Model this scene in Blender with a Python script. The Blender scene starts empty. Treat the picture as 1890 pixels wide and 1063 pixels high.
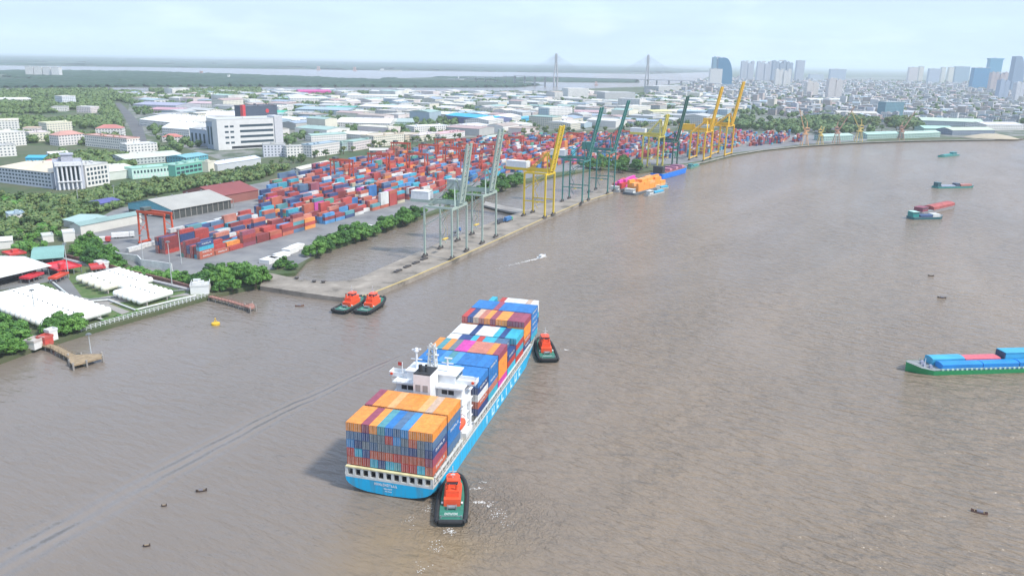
import bpy, math, random
from mathutils import Vector, Matrix, noise
R = math.radians
rnd = random.Random(7)

# ------------------------------------------------------------------ camera, world, sun
scene = bpy.context.scene
F = 1470.0; HY = 111.0; ROLL = 0.018; CAMH = 126.0
PITCH = math.atan((531.5 - HY) / F)
fw = Vector((0, math.cos(PITCH), -math.sin(PITCH)))
r0 = Vector((1, 0, 0)); u0 = r0.cross(fw)
rt = math.cos(ROLL) * r0 + math.sin(ROLL) * u0
up = -math.sin(ROLL) * r0 + math.cos(ROLL) * u0
CAM = Vector((0, 0, CAMH))
cam = bpy.data.objects.new('camera', bpy.data.cameras.new('camera'))
scene.collection.objects.link(cam)
cam.data.sensor_width = 36; cam.data.lens = 36 * F / 1890
cam.data.clip_start = 1; cam.data.clip_end = 200000
m = Matrix((rt, up, -fw)).transposed().to_4x4(); m.translation = CAM
cam.matrix_world = m
scene.camera = cam

SUN_AZ = R(118)      # clockwise from +Y (view direction): from the right, slightly behind
SUN_EL = R(50)
world = bpy.data.worlds.new('World'); scene.world = world; world.use_nodes = True
wn, wl = world.node_tree.nodes, world.node_tree.links
for n in list(wn): wn.remove(n)
out = wn.new('ShaderNodeOutputWorld'); bg = wn.new('ShaderNodeBackground')
sky = wn.new('ShaderNodeTexSky'); sky.sky_type = 'NISHITA'; sky.sun_disc = False
sky.sun_elevation = SUN_EL; sky.sun_rotation = SUN_AZ
sky.altitude = 0; sky.air_density = 1.0; sky.dust_density = 3.5; sky.ozone_density = 1.5
tc = wn.new('ShaderNodeTexCoord'); mp = wn.new('ShaderNodeMapping'); mp.inputs['Scale'].default_value = (1.6, 1.6, 9)
nz = wn.new('ShaderNodeTexNoise'); nz.inputs['Scale'].default_value = 2.6; nz.inputs['Detail'].default_value = 9; nz.inputs['Roughness'].default_value = .58
cr = wn.new('ShaderNodeValToRGB'); cr.color_ramp.elements[0].position = .42; cr.color_ramp.elements[0].color = (.86, .86, .86, 1); cr.color_ramp.elements[1].position = .66; cr.color_ramp.elements[1].color = (1.0, 1.0, 1.0, 1)
cr2 = wn.new('ShaderNodeValToRGB'); cr2.color_ramp.elements[0].position = .50; cr2.color_ramp.elements[0].color = (1, 1, 1, 1); cr2.color_ramp.elements[1].position = .68; cr2.color_ramp.elements[1].color = (1.15, 1.11, 1.05, 1)
mp2 = wn.new('ShaderNodeMapping'); mp2.inputs['Scale'].default_value = (2.2, 2.2, 7); mp2.inputs['Location'].default_value = (.3, .1, 0); nz2 = wn.new('ShaderNodeTexNoise'); nz2.inputs['Scale'].default_value = 3.2; nz2.inputs['Detail'].default_value = 8
mm = wn.new('ShaderNodeMix'); mm.data_type = 'RGBA'; mm.blend_type = 'MULTIPLY'; mm.inputs['Factor'].default_value = 1
mx = wn.new('ShaderNodeMix'); mx.data_type = 'RGBA'; mx.inputs['B'].default_value = (4.15, 5.35, 7.5, 1)
wl.new(tc.outputs['Generated'], mp.inputs['Vector']); wl.new(mp.outputs[0], nz.inputs['Vector']); wl.new(nz.outputs['Fac'], cr.inputs['Fac'])
wl.new(cr.outputs['Color'], mx.inputs['Factor']); wl.new(sky.outputs[0], mx.inputs['A']); wl.new(tc.outputs['Generated'], mp2.inputs['Vector']); wl.new(mp2.outputs[0], nz2.inputs['Vector']); wl.new(nz2.outputs['Fac'], cr2.inputs['Fac']); wl.new(mx.outputs['Result'], mm.inputs['A']); wl.new(cr2.outputs['Color'], mm.inputs['B']); wl.new(mm.outputs['Result'], bg.inputs['Color'])
bg.inputs['Strength'].default_value = 0.12
wl.new(bg.outputs[0], out.inputs['Surface'])
sun = bpy.data.objects.new('sun', bpy.data.lights.new('sun', 'SUN')); scene.collection.objects.link(sun)
sun.data.energy = 3.1; sun.data.angle = R(6); sun.data.color = (1, .96, .89)
sd = Vector((math.sin(SUN_AZ) * math.cos(SUN_EL), math.cos(SUN_AZ) * math.cos(SUN_EL), math.sin(SUN_EL)))
sun.rotation_euler = sd.to_track_quat('Z', 'Y').to_euler(); sun.location = (0, 0, 400)
scene.cycles.volume_bounces = 3
scene.view_settings.view_transform = 'Standard'; scene.view_settings.look = 'None'
scene.view_settings.exposure = 0.58; scene.view_settings.gamma = 1

# ------------------------------------------------------------------ helpers
def G(px, py, z=2.0):
    """point on the plane at height z seen at photo pixel px, py"""
    d = fw + rt * ((px - 945) / F) + up * ((531.5 - py) / F)
    return CAM + d * ((z - CAMH) / d.z)
def PX(p):
    d = Vector(p) - CAM; zc = d.dot(fw)
    if zc < 1: return (-9e9, 9e9)
    return 945 + F * d.dot(rt) / zc, 531.5 - F * d.dot(up) / zc
def inpoly(x, y, P):
    c = False; j = len(P) - 1
    for i in range(len(P)):
        xi, yi = P[i][0], P[i][1]; xj, yj = P[j][0], P[j][1]
        if (yi > y) != (yj > y) and x < (xj - xi) * (y - yi) / (yj - yi) + xi: c = not c
        j = i
    return c

MATS = {}
def nodes_of(name):
    mt = bpy.data.materials.new(name); mt.use_nodes = True
    n, l = mt.node_tree.nodes, mt.node_tree.links
    return mt, n, l, n['Principled BSDF']
def mat(name, col, rough=.6, metal=0.0, var=.12, scale=.6, grime=None):
    if name in MATS: return MATS[name]
    mt, n, l, b = nodes_of(name)
    t = n.new('ShaderNodeTexCoord'); z = n.new('ShaderNodeTexNoise'); z.inputs['Scale'].default_value = scale; z.inputs['Detail'].default_value = 6
    l.new(t.outputs['Object'], z.inputs['Vector'])
    mxn = n.new('ShaderNodeMix'); mxn.data_type = 'RGBA'
    rp = n.new('ShaderNodeMapRange'); rp.inputs['From Min'].default_value = .35; rp.inputs['From Max'].default_value = .7
    l.new(z.outputs['Fac'], rp.inputs['Value']); l.new(rp.outputs[0], mxn.inputs['Factor'])
    g = grime or tuple(c * (1 - var * 2) for c in col)
    mxn.inputs['A'].default_value = (*col, 1); mxn.inputs['B'].default_value = (*g, 1)
    l.new(mxn.outputs['Result'], b.inputs['Base Color'])
    b.inputs['Roughness'].default_value = rough; b.inputs['Metallic'].default_value = metal
    MATS[name] = mt; return mt
def objcol_mat(name, rough=.55, dirt=.25, scale=.35, stripes=0, windows=False):
    """paint whose colour is the object's own colour, with blotches of weathering"""
    mt, n, l, b = nodes_of(name)
    oi = n.new('ShaderNodeObjectInfo'); t = n.new('ShaderNodeTexCoord')
    z = n.new('ShaderNodeTexNoise'); z.inputs['Scale'].default_value = scale; z.inputs['Detail'].default_value = 7; z.inputs['Roughness'].default_value = .65
    ad = n.new('ShaderNodeVectorMath'); ad.operation = 'ADD'
    l.new(t.outputs['Object'], ad.inputs[0]); l.new(oi.outputs['Location'], ad.inputs[1]); l.new(ad.outputs[0], z.inputs['Vector'])
    rp = n.new('ShaderNodeMapRange'); rp.inputs['From Min'].default_value = .3; rp.inputs['From Max'].default_value = .72
    rp.inputs['To Min'].default_value = 1.0; rp.inputs['To Max'].default_value = 1 - dirt
    l.new(z.outputs['Fac'], rp.inputs['Value'])
    mul = n.new('ShaderNodeVectorMath'); mul.operation = 'SCALE'
    l.new(oi.outputs['Color'], mul.inputs[0]); l.new(rp.outputs[0], mul.inputs['Scale'])
    last = mul.outputs[0]
    if stripes:
        w = n.new('ShaderNodeTexWave'); w.inputs['Scale'].default_value = stripes; w.inputs['Distortion'].default_value = .3
        l.new(t.outputs['Object'], w.inputs['Vector'])
        r2 = n.new('ShaderNodeMapRange'); r2.inputs['To Min'].default_value = .86; r2.inputs['To Max'].default_value = 1.05
        l.new(w.outputs['Fac'], r2.inputs['Value'])
        m2 = n.new('ShaderNodeVectorMath'); m2.operation = 'SCALE'; l.new(last, m2.inputs[0]); l.new(r2.outputs[0], m2.inputs['Scale']); last = m2.outputs[0]
    if windows:
        sp = n.new('ShaderNodeSeparateXYZ'); l.new(t.outputs['Object'], sp.inputs[0])
        sn = n.new('ShaderNodeSeparateXYZ'); l.new(t.outputs['Normal'], sn.inputs[0])
        ab = n.new('ShaderNodeMath'); ab.operation = 'ABSOLUTE'; l.new(sn.outputs['X'], ab.inputs[0])
        gt = n.new('ShaderNodeMath'); gt.operation = 'GREATER_THAN'; gt.inputs[1].default_value = .7; l.new(ab.outputs[0], gt.inputs[0])
        mh = n.new('ShaderNodeMix'); l.new(gt.outputs[0], mh.inputs['Factor']); l.new(sp.outputs['X'], mh.inputs['A']); l.new(sp.outputs['Y'], mh.inputs['B'])
        def band(src, period, lo, hi):
            d = n.new('ShaderNodeMath'); d.operation = 'DIVIDE'; d.inputs[1].default_value = period; l.new(src, d.inputs[0])
            f = n.new('ShaderNodeMath'); f.operation = 'FRACT'; l.new(d.outputs[0], f.inputs[0])
            a = n.new('ShaderNodeMath'); a.operation = 'GREATER_THAN'; a.inputs[1].default_value = lo; l.new(f.outputs[0], a.inputs[0])
            c = n.new('ShaderNodeMath'); c.operation = 'LESS_THAN'; c.inputs[1].default_value = hi; l.new(f.outputs[0], c.inputs[0])
            k = n.new('ShaderNodeMath'); k.operation = 'MULTIPLY'; l.new(a.outputs[0], k.inputs[0]); l.new(c.outputs[0], k.inputs[1]); return k.outputs[0]
        k = n.new('ShaderNodeMath'); k.operation = 'MULTIPLY'
        l.new(band(mh.outputs['Result'], 4.2, .3, .75), k.inputs[0]); l.new(band(sp.outputs['Z'], 3.6, .35, .8), k.inputs[1])
        mw = n.new('ShaderNodeMix'); mw.data_type = 'RGBA'; l.new(k.outputs[0], mw.inputs['Factor']); l.new(last, mw.inputs['A']); mw.inputs['B'].default_value = (.10, .13, .16, 1)
        last = mw.outputs['Result']
        rr = n.new('ShaderNodeMapRange'); rr.inputs['To Min'].default_value = rough; rr.inputs['To Max'].default_value = .15; l.new(k.outputs[0], rr.inputs['Value']); l.new(rr.outputs[0], b.inputs['Roughness'])
    else: b.inputs['Roughness'].default_value = rough
    l.new(last, b.inputs['Base Color'])
    return mt

class MB:
    def __init__(s): s.v = []; s.f = []; s.m = []
    def quad(s, a, b, c, d, mi=0):
        i = len(s.v); s.v += [tuple(a), tuple(b), tuple(c), tuple(d)]; s.f.append((i, i+1, i+2, i+3)); s.m.append(mi)
    def tri(s, a, b, c, mi=0):
        i = len(s.v); s.v += [tuple(a), tuple(b), tuple(c)]; s.f.append((i, i+1, i+2)); s.m.append(mi)
    def hexa(s, p, mi=0):          # 8 points: bottom 0-3 ccw, top 4-7 ccw
        i = len(s.v); s.v += [tuple(q) for q in p]
        for f in ((3, 2, 1, 0), (4, 5, 6, 7), (0, 1, 5, 4), (1, 2, 6, 5), (2, 3, 7, 6), (3, 0, 4, 7)):
            s.f.append(tuple(i + k for k in f)); s.m.append(mi)
    def box(s, x0, y0, z0, x1, y1, z1, mi=0):
        s.hexa([(x0, y0, z0), (x1, y0, z0), (x1, y1, z0), (x0, y1, z0), (x0, y0, z1), (x1, y0, z1), (x1, y1, z1), (x0, y1, z1)], mi)
    def beam(s, p, q, w, h=None, mi=0):
        p = Vector(p); q = Vector(q); h = h or w; d = (q - p).normalized()
        ref = Vector((0, 0, 1)) if abs(d.z) < .95 else Vector((1, 0, 0))
        a = d.cross(ref).normalized() * w / 2; b = a.cross(d).normalized() * h / 2
        s.hexa([p-a-b, p+a-b, p+a+b, p-a+b, q-a-b, q+a-b, q+a+b, q-a+b], mi)
    def cyl(s, p, q, r, n=10, r2=None, mi=0, cap=True):
        p = Vector(p); q = Vector(q); r2 = r if r2 is None else r2; d = (q - p).normalized()
        ref = Vector((0, 0, 1)) if abs(d.z) < .95 else Vector((1, 0, 0))
        a = d.cross(ref).normalized(); b = a.cross(d).normalized(); i = len(s.v)
        for k in range(n):
            t = 2 * math.pi * k / n; o = a * math.cos(t) + b * math.sin(t)
            s.v.append(tuple(p + o * r)); s.v.append(tuple(q + o * r2))
        for k in range(n):
            j = (k + 1) % n; s.f.append((i+2*k, i+2*k+1, i+2*j+1, i+2*j)); s.m.append(mi)
        if cap:
            s.f.append(tuple(i+2*k for k in range(n))); s.m.append(mi)
            s.f.append(tuple(i+2*k+1 for k in reversed(range(n)))); s.m.append(mi)
    def loft(s, rings, close=True, cap=(True, True), mi=0):
        i = len(s.v); n = len(rings[0])
        for r in rings: s.v += [tuple(p) for p in r]
        for a in range(len(rings) - 1):
            for k in range(n if close else n - 1):
                j = (k + 1) % n
                s.f.append((i+a*n+k, i+a*n+j, i+(a+1)*n+j, i+(a+1)*n+k)); s.m.append(mi)
        if cap[0]: s.f.append(tuple(i + k for k in reversed(range(n)))); s.m.append(mi)
        if cap[1]: s.f.append(tuple(i + (len(rings)-1)*n + k for k in range(n))); s.m.append(mi)
    def prism(s, pts, z0, z1, mi=0):
        a = sum(pts[k][0]*pts[(k+1) % len(pts)][1] - pts[(k+1) % len(pts)][0]*pts[k][1] for k in range(len(pts)))
        if a < 0: pts = pts[::-1]
        i = len(s.v); n = len(pts)
        s.v += [(p[0], p[1], z0) for p in pts] + [(p[0], p[1], z1) for p in pts]
        s.f.append(tuple(i + k for k in reversed(range(n)))); s.m.append(mi)
        s.f.append(tuple(i + n + k for k in range(n))); s.m.append(mi)
        for k in range(n):
            j = (k + 1) % n; s.f.append((i+k, i+j, i+n+j, i+n+k)); s.m.append(mi)
    def mesh(s, name, mats, smooth=False):
        me = bpy.data.meshes.new(name); me.from_pydata(s.v, [], s.f)
        if not isinstance(mats, (list, tuple)): mats = [mats]
        for k in mats: me.materials.append(k)
        me.polygons.foreach_set('material_index', s.m)
        if smooth: me.polygons.foreach_set('use_smooth', [True] * len(s.f))
        me.update(); return me
COL = scene.collection
def link(name, data, parent=None, loc=(0, 0, 0), rz=0, color=None):
    o = bpy.data.objects.new(name, data); COL.objects.link(o)
    o.parent = parent; o.location = loc; o.rotation_euler = (0, 0, rz)
    if color: o.color = (*color, 1)
    return o
def part(name, mb, mats, parent, color=None, smooth=False, loc=(0, 0, 0), rz=0):
    return link(name, mb.mesh(name, mats, smooth), parent, loc, rz, color)
def tag(o, label, cat, group=None):
    o['label'] = label; o['category'] = cat
    if group: o['group'] = group
    return o
def empty(name, loc, rz, label, cat, group=None):
    return tag(link(name, None, None, loc, rz), label, cat, group)
def struct(name, mb, mats, smooth=False):
    o = link(name, mb.mesh(name, mats, smooth)); o['kind'] = 'structure'; return o
def dup(root, loc, rz, label, group=None):
    r = root.copy(); COL.objects.link(r); r.location = loc; r.rotation_euler = (0, 0, rz); r['label'] = label
    if group: r['group'] = group
    for ch in list(root.children):
        c = ch.copy(); COL.objects.link(c); c.parent = r
        for g in ch.children:
            d = g.copy(); COL.objects.link(d); d.parent = c
    return r
ORD = ['first', 'second', 'third', 'fourth', 'fifth', 'sixth', 'seventh', 'eighth', 'ninth', 'tenth', 'eleventh', 'twelfth', 'thirteenth', 'fourteenth', 'fifteenth', 'sixteenth', 'seventeenth', 'eighteenth', 'nineteenth', 'twentieth', 'twenty-first', 'twenty-second']

WHITE = mat('white_paint', (.74, .75, .75), .45, var=.06)
OFFWHITE = mat('aged_white_paint', (.62, .63, .60), .55, var=.1)
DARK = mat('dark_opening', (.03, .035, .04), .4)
BLACK = mat('black_rubber', (.022, .024, .026), .75, var=.2)
STEEL = mat('grey_steel', (.25, .27, .28), .5, metal=.3)
CONC = mat('concrete', (.34, .32, .29), .9, var=.14, scale=.08, grime=(.22, .20, .18))
ORANGE_RED = mat('orange_red_paint', (.82, .10, .035), .45, var=.08)
GLASS = mat('dark_glass', (.05, .08, .10), .1, var=.05)
RUST = mat('rusty_brown', (.22, .11, .07), .85, var=.2)
TIMBER = mat('weathered_timber', (.34, .25, .15), .9, var=.2)
RED = mat('red_paint', (.50, .05, .035), .55, var=.12)
PAINT = objcol_mat('own_colour_paint', .5, .18, .25)
ROOF = objcol_mat('own_colour_roofing', .5, .24, .05, stripes=.5)
WALL = objcol_mat('own_colour_render', .8, .15, .12, windows=True)
PLAIN = objcol_mat('own_colour_plain_wall', .8, .15, .12)
CPAINT = objcol_mat('container_paint', .55, .42, .7)

# ------------------------------------------------------------------ setting: water
def water_material():
    mt, n, l, b = nodes_of('river_water')
    t = n.new('ShaderNodeTexCoord'); P = t.outputs['Object']
    def mapping(rz, sc, loc=(0, 0, 0)):
        k = n.new('ShaderNodeMapping'); k.vector_type = 'POINT'
        k.inputs['Rotation'].default_value = (0, 0, rz); k.inputs['Scale'].default_value = sc; k.inputs['Location'].default_value = loc
        l.new(P, k.inputs['Vector']); return k.outputs[0]
    def noi(vec, scale, detail=4, rough=.5, dist=0):
        k = n.new('ShaderNodeTexNoise'); k.inputs['Scale'].default_value = scale; k.inputs['Detail'].default_value = detail
        k.inputs['Roughness'].default_value = rough; k.inputs['Distortion'].default_value = dist; l.new(vec, k.inputs['Vector']); return k.outputs['Fac']
    def M(op, a, c=None, d=None):
        k = n.new('ShaderNodeMath'); k.operation = op
        for i, v in enumerate((a, c, d)):
            if v is None: continue
            if isinstance(v, (int, float)): k.inputs[i].default_value = v
            else: l.new(v, k.inputs[i])
        return k.outputs[0]
    # colour: silt in drifting streaks
    t0 = n.new('ShaderNodeMapping'); t0.vector_type = 'TEXTURE'; t0.inputs['Rotation'].default_value = (0, 0, R(60)); t0.inputs['Scale'].default_value = (3.2, 1, 1); l.new(P, t0.inputs['Vector'])
    big = noi(t0.outputs[0], .009, 8, .6, .7)
    rp = n.new('ShaderNodeValToRGB'); e = rp.color_ramp.elements
    e[0].position = .36; e[0].color = (.195, .152, .110, 1); e[1].position = .68; e[1].color = (.248, .188, .130, 1)
    l.new(big, rp.inputs['Fac'])
    # brown plume stirred up behind the ship's stern
    sp = n.new('ShaderNodeSeparateXYZ'); l.new(P, sp.inputs[0]); X, Y = sp.outputs['X'], sp.outputs['Y']
    dx = M('DIVIDE', M('ADD', X, 26.0), 24.0); dy = M('DIVIDE', M('ADD', Y, -183.0), 20.0)
    g = M('EXPONENT', M('MULTIPLY', M('ADD', M('MULTIPLY', dx, dx), M('MULTIPLY', dy, dy)), -1.0))
    pl = M('MULTIPLY', g, M('MULTIPLY', noi(P, .05, 5, .6), 2.0)); pl = M('MINIMUM', pl, 1.0)
    mx = n.new('ShaderNodeMix'); mx.data_type = 'RGBA'; l.new(pl, mx.inputs['Factor']); l.new(rp.outputs['Color'], mx.inputs['A']); mx.inputs['B'].default_value = (.27, .185, .085, 1)
    # wind ripples in crossing sets
    def aniso(ang, along, across=1.0):                    # stretched along the crest direction
        k = n.new('ShaderNodeMapping'); k.vector_type = 'TEXTURE'; k.inputs['Rotation'].default_value = (0, 0, ang); k.inputs['Scale'].default_value = (along, across, 1); l.new(P, k.inputs['Vector']); return k.outputs[0]
    a1 = M('SUBTRACT', noi(aniso(R(-30), 3.2), .40, 3, .5, .12), .5)
    a2 = M('SUBTRACT', noi(aniso(R(-20), 2.4), .17, 3, .5, .15), .5)
    a3 = M('SUBTRACT', noi(aniso(R(-42), 1.8), 1.1, 2, .55, .1), .5)
    h = M('ADD', M('MULTIPLY', a1, .95), M('ADD', M('MULTIPLY', a2, .9), M('MULTIPLY', a3, .13)))
    gust = noi(aniso(R(62), 2.6), .022, 6, .62, .8)
    gm = n.new('ShaderNodeMapRange'); gm.inputs['From Min'].default_value = .35; gm.inputs['From Max'].default_value = .65; gm.inputs['To Min'].default_value = .5; gm.inputs['To Max'].default_value = 1.15
    l.new(gust, gm.inputs['Value'])
    # calmer water left of the ship
    cx = n.new('ShaderNodeMapRange'); cx.inputs['From Min'].default_value = -75; cx.inputs['From Max'].default_value = 25; cx.inputs['To Min'].default_value = .30; cx.inputs['To Max'].default_value = 1.0
    l.new(M('SUBTRACT', X, M('MULTIPLY', Y, .10)), cx.inputs['Value'])
    calm = cx.outputs[0]
    # sky reflection of the calmer left water, painted into the base colour
    m5 = n.new('ShaderNodeMix'); m5.data_type = 'RGBA'; cl = n.new('ShaderNodeMapRange'); cl.inputs['From Min'].default_value = .30; cl.inputs['From Max'].default_value = 1.0; cl.inputs['To Min'].default_value = .55; cl.inputs['To Max'].default_value = 0; l.new(calm, cl.inputs['Value'])
    l.new(cl.outputs[0], m5.inputs['Factor']); l.new(mx.outputs['Result'], m5.inputs['A']); m5.inputs['B'].default_value = (.155, .140, .130, 1); l.new(m5.outputs['Result'], b.inputs['Base Color'])
    h = M('MULTIPLY', h, M('MULTIPLY', gm.outputs[0], calm))
    # long wake of a boat that has passed: parallel crests along a gently bent track
    ux, uy = .46596, .88481
    ax = M('ADD', M('MULTIPLY', M('ADD', X, 129.6), ux), M('MULTIPLY', M('ADD', Y, -175.8), uy))
    ay = M('ADD', M('MULTIPLY', M('ADD', X, 129.6), -uy), M('MULTIPLY', M('ADD', Y, -175.8), ux))
    d = M('SUBTRACT', ay, M('ADD', M('MULTIPLY', M('MULTIPLY', ax, ax), -.000437), M('MULTIPLY', ax, .0744)))
    wob = M('MULTIPLY', noi(mapping(0, (1, 1, 1)), .02, 3), 8.0)
    # narrower towards its far end
    wd = M('MAXIMUM', M('SUBTRACT', 8.5, M('MULTIPLY', ax, .036)), 2.2)
    env = M('EXPONENT', M('MULTIPLY', M('POWER', M('DIVIDE', d, wd), 2.0), -1.0))
    fade = n.new('ShaderNodeMapRange'); fade.inputs['From Min'].default_value = 160; fade.inputs['From Max'].default_value = 185; fade.inputs['To Min'].default_value = 1; fade.inputs['To Max'].default_value = 0; l.new(ax, fade.inputs['Value'])
    wv = M('SINE', M('MULTIPLY', M('ADD', d, wob), M('DIVIDE', 13.0, M('ADD', wd, 3.0))))
    brk = n.new('ShaderNodeMapRange'); brk.inputs['From Min'].default_value = .42; brk.inputs['From Max'].default_value = .66; l.new(noi(P, .035, 4, .6), brk.inputs['Value'])
    env = M('MULTIPLY', env, M('ADD', .55, M('MULTIPLY', brk.outputs[0], .45)))
    wk = M('MULTIPLY', M('MULTIPLY', wv, env), M('MULTIPLY', fade.outputs[0], M('MULTIPLY', noi(mapping(R(28), (1.0, .22, 1)), .10, 3, .6), .22)))
    soft = M('MULTIPLY', env, fade.outputs[0]); h = M('ADD', M('MULTIPLY', h, M('SUBTRACT', 1.0, M('MULTIPLY', soft, .55))), wk)
    m6 = n.new('ShaderNodeMix'); m6.data_type = 'RGBA'; l.new(M('MULTIPLY', soft, .30), m6.inputs['Factor']); l.new(m5.outputs['Result'], m6.inputs['A']); m6.inputs['B'].default_value = (.25, .245, .25, 1); l.new(m6.outputs['Result'], b.inputs['Base Color'])
    # prop wash by the tug at the stern
    wx = M('ADD', X, 6.0); wy = M('ADD', Y, -203.0)
    rr = M('SQRT', M('ADD', M('MULTIPLY', wx, wx), M('MULTIPLY', wy, wy)))
    ring = M('MULTIPLY', M('SINE', M('MULTIPLY', M('ADD', rr, M('MULTIPLY', noi(P, .22, 4, .7), 26)), 1.3)), M('EXPONENT', M('MULTIPLY', M('POWER', M('DIVIDE', rr, 20.0), 2.0), -1.0)))
    h = M('ADD', h, M('MULTIPLY', ring, .07))
    bp = n.new('ShaderNodeBump'); bp.inputs['Strength'].default_value = 1.0; bp.inputs['Distance'].default_value = 3.0
    l.new(h, bp.inputs['Height']); l.new(bp.outputs[0], b.inputs['Normal'])
    rg = M('ADD', .13, M('MULTIPLY', gm.outputs[0], .10)); l.new(rg, b.inputs['Roughness'])
    b.inputs['IOR'].default_value = 1.33
    return mt
w = MB(); w.quad((-70000, -3000, 0), (70000, -3000, 0), (70000, 90000, 0), (-70000, 90000, 0))
struct('river', w, water_material())

# ------------------------------------------------------------------ setting: land
def ground_material(name, cols, scale, rough=.95, fine=None):
    mt, n, l, b = nodes_of(name)
    t = n.new('ShaderNodeTexCoord'); z = n.new('ShaderNodeTexNoise'); z.inputs['Scale'].default_value = scale; z.inputs['Detail'].default_value = 10; z.inputs['Roughness'].default_value = .62
    l.new(t.outputs['Object'], z.inputs['Vector'])
    rp = n.new('ShaderNodeValToRGB'); e = rp.color_ramp.elements
    while len(e) < len(cols): e.new(.5)
    for i, c in enumerate(cols): e[i].position = .32 + .38 * i / (len(cols) - 1); e[i].color = (*c, 1)
    l.new(z.outputs['Fac'], rp.inputs['Fac']); l.new(rp.outputs['Color'], b.inputs['Base Color']); b.inputs['Roughness'].default_value = rough
    return mt
LAND = ground_material('mixed_ground', [(.035, .065, .025), (.055, .09, .03), (.09, .10, .05), (.06, .09, .035), (.20, .19, .15)], .012)
FARLAND = ground_material('far_ground', [(.02, .045, .028), (.035, .065, .035), (.09, .11, .07), (.025, .05, .03)], .0015)
ASPHALT = ground_material('yard_asphalt', [(.13, .13, .135), (.19, .19, .19), (.24, .235, .225)], .05)
ROAD = ground_material('road_asphalt', [(.14, .14, .14), (.19, .19, .18)], .04)
TOWN = ground_material('town_ground', [(.15, .155, .14), (.06, .09, .045), (.22, .215, .20), (.10, .12, .075)], .02)
GRASS = ground_material('lawn', [(.05, .10, .025), (.085, .14, .04), (.16, .14, .07)], .12)
QUAY = ground_material('quay_concrete', [(.12, .105, .085), (.23, .20, .165), (.27, .235, .195), (.36, .315, .26)], .09)

SHORE = [(0, 664), (60, 642), (150, 614), (300, 572), (385, 547), (470, 527), (486, 528), (492, 508), (545, 503), (566, 480), (600, 462), (700, 427), (760, 407), (830, 382), (905, 354), (960, 338), (1030, 324), (1100, 312), (1140, 312), (1180, 318), (1260, 307), (1300, 300), (1350, 287), (1410, 277), (1480, 270), (1543, 266), (1600, 263), (1700, 260), (1830, 258), (1889, 256)]
BACK = [(1330, 133), (1290, 150), (1200, 160), (1110, 163), (1000, 169), (480, 166), (0, 171), (-300, 176)]
shore = [G(*p)[:2] for p in SHORE]
land = [(-520, 60), (-300, 250)] + [tuple(p) for p in shore] + [(1500, 1780), (6000, 4300), (60000, 40000), (60000, 80000), (9000, 80000)] + [tuple(G(*p)[:2]) for p in BACK] + [(-9000, 2300), (-9000, 60)]
w = MB(); w.prism(land, -3, 2.0); struct('ground', w, LAND)
far = [tuple(G(*p)[:2]) for p in [(-400, 112), (0, 121), (250, 124), (500, 127.5), (750, 131), (1000, 134), (1200, 137), (1325, 133)]] + [(8900, 80000), (-60000, 80000), (-60000, 12000)]
w = MB(); w.prism(far, -3, 1.6); struct('far_land', w, FARLAND)
ISL = [(-300, 167), (0, 162.5), (250, 160.5), (480, 160), (800, 161.5), (960, 161), (1004, 157), (930, 152.5), (700, 149), (560, 143), (440, 139), (250, 133), (0, 131), (-300, 128)]
isl = [tuple(G(*p)[:2]) for p in ISL]
w = MB(); w.prism(isl, -3, 1.5); struct('island', w, FARLAND)
ISL2 = [(690, 146), (850, 149), (1060, 152), (1180, 153), (1180, 148), (1000, 144.5), (800, 143)]
isl2 = [tuple(G(*p)[:2]) for p in ISL2]
w = MB(); w.prism(isl2, -3, 1.5); o = struct('island', w, FARLAND)

def patch(name, pts, z, mt, px=True):
    w = MB(); P = [tuple(G(x, y, z)[:2]) for x, y in pts] if px else pts
    w.prism(P, z - .5, z); return struct(name, w, mt)
# container yard pavement, town ground, lawns, roads
patch('yard_pavement', [(205, 470), (255, 497), (360, 512), (480, 500), (545, 490), (600, 460), (700, 424), (760, 402), (830, 377), (905, 349), (960, 332), (1030, 318), (1140, 305), (1255, 303), (1300, 296), (1350, 283), (1480, 267), (1600, 260), (1600, 250), (1400, 249), (1140, 248), (930, 256), (800, 268), (690, 292), (600, 312), (480, 338), (440, 345), (215, 385), (130, 430)], 2.05, ASPHALT)
patch('town_ground', [(1100, 240), (1330, 236), (1480, 262), (1700, 255), (1889, 251), (2100, 248), (2100, 145), (1400, 142), (1330, 150), (1150, 175), (820, 175), (620, 172), (440, 178), (240, 188), (230, 235), (420, 300), (800, 258)], 2.04, TOWN)
road_pts = [(217, 190), (232, 205), (250, 232), (266, 262), (280, 290)]
wl_ = [(212, 190), (224, 207), (238, 232), (250, 262), (262, 290), (283, 290), (272, 262), (262, 232), (240, 207), (222, 190)]
patch('road', wl_, 2.10, ground_material('dark_road', [(.09, .09, .095), (.13, .13, .13)], .03))
patch('lawn', [(95, 512), (150, 482), (255, 500), (395, 520), (383, 541), (300, 566), (195, 594), (150, 560), (60, 530)], 2.12, GRASS)
patch('road', [(0, 520), (60, 505), (95, 478), (150, 470), (120, 505), (160, 560), (140, 566), (90, 520), (0, 535)], 2.16, ROAD)
patch('service_path', [(135, 546), (170, 552), (200, 546), (310, 548), (345, 540), (352, 545), (200, 560), (240, 575), (225, 580), (180, 560), (135, 552)], 2.2, CONC)

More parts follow.
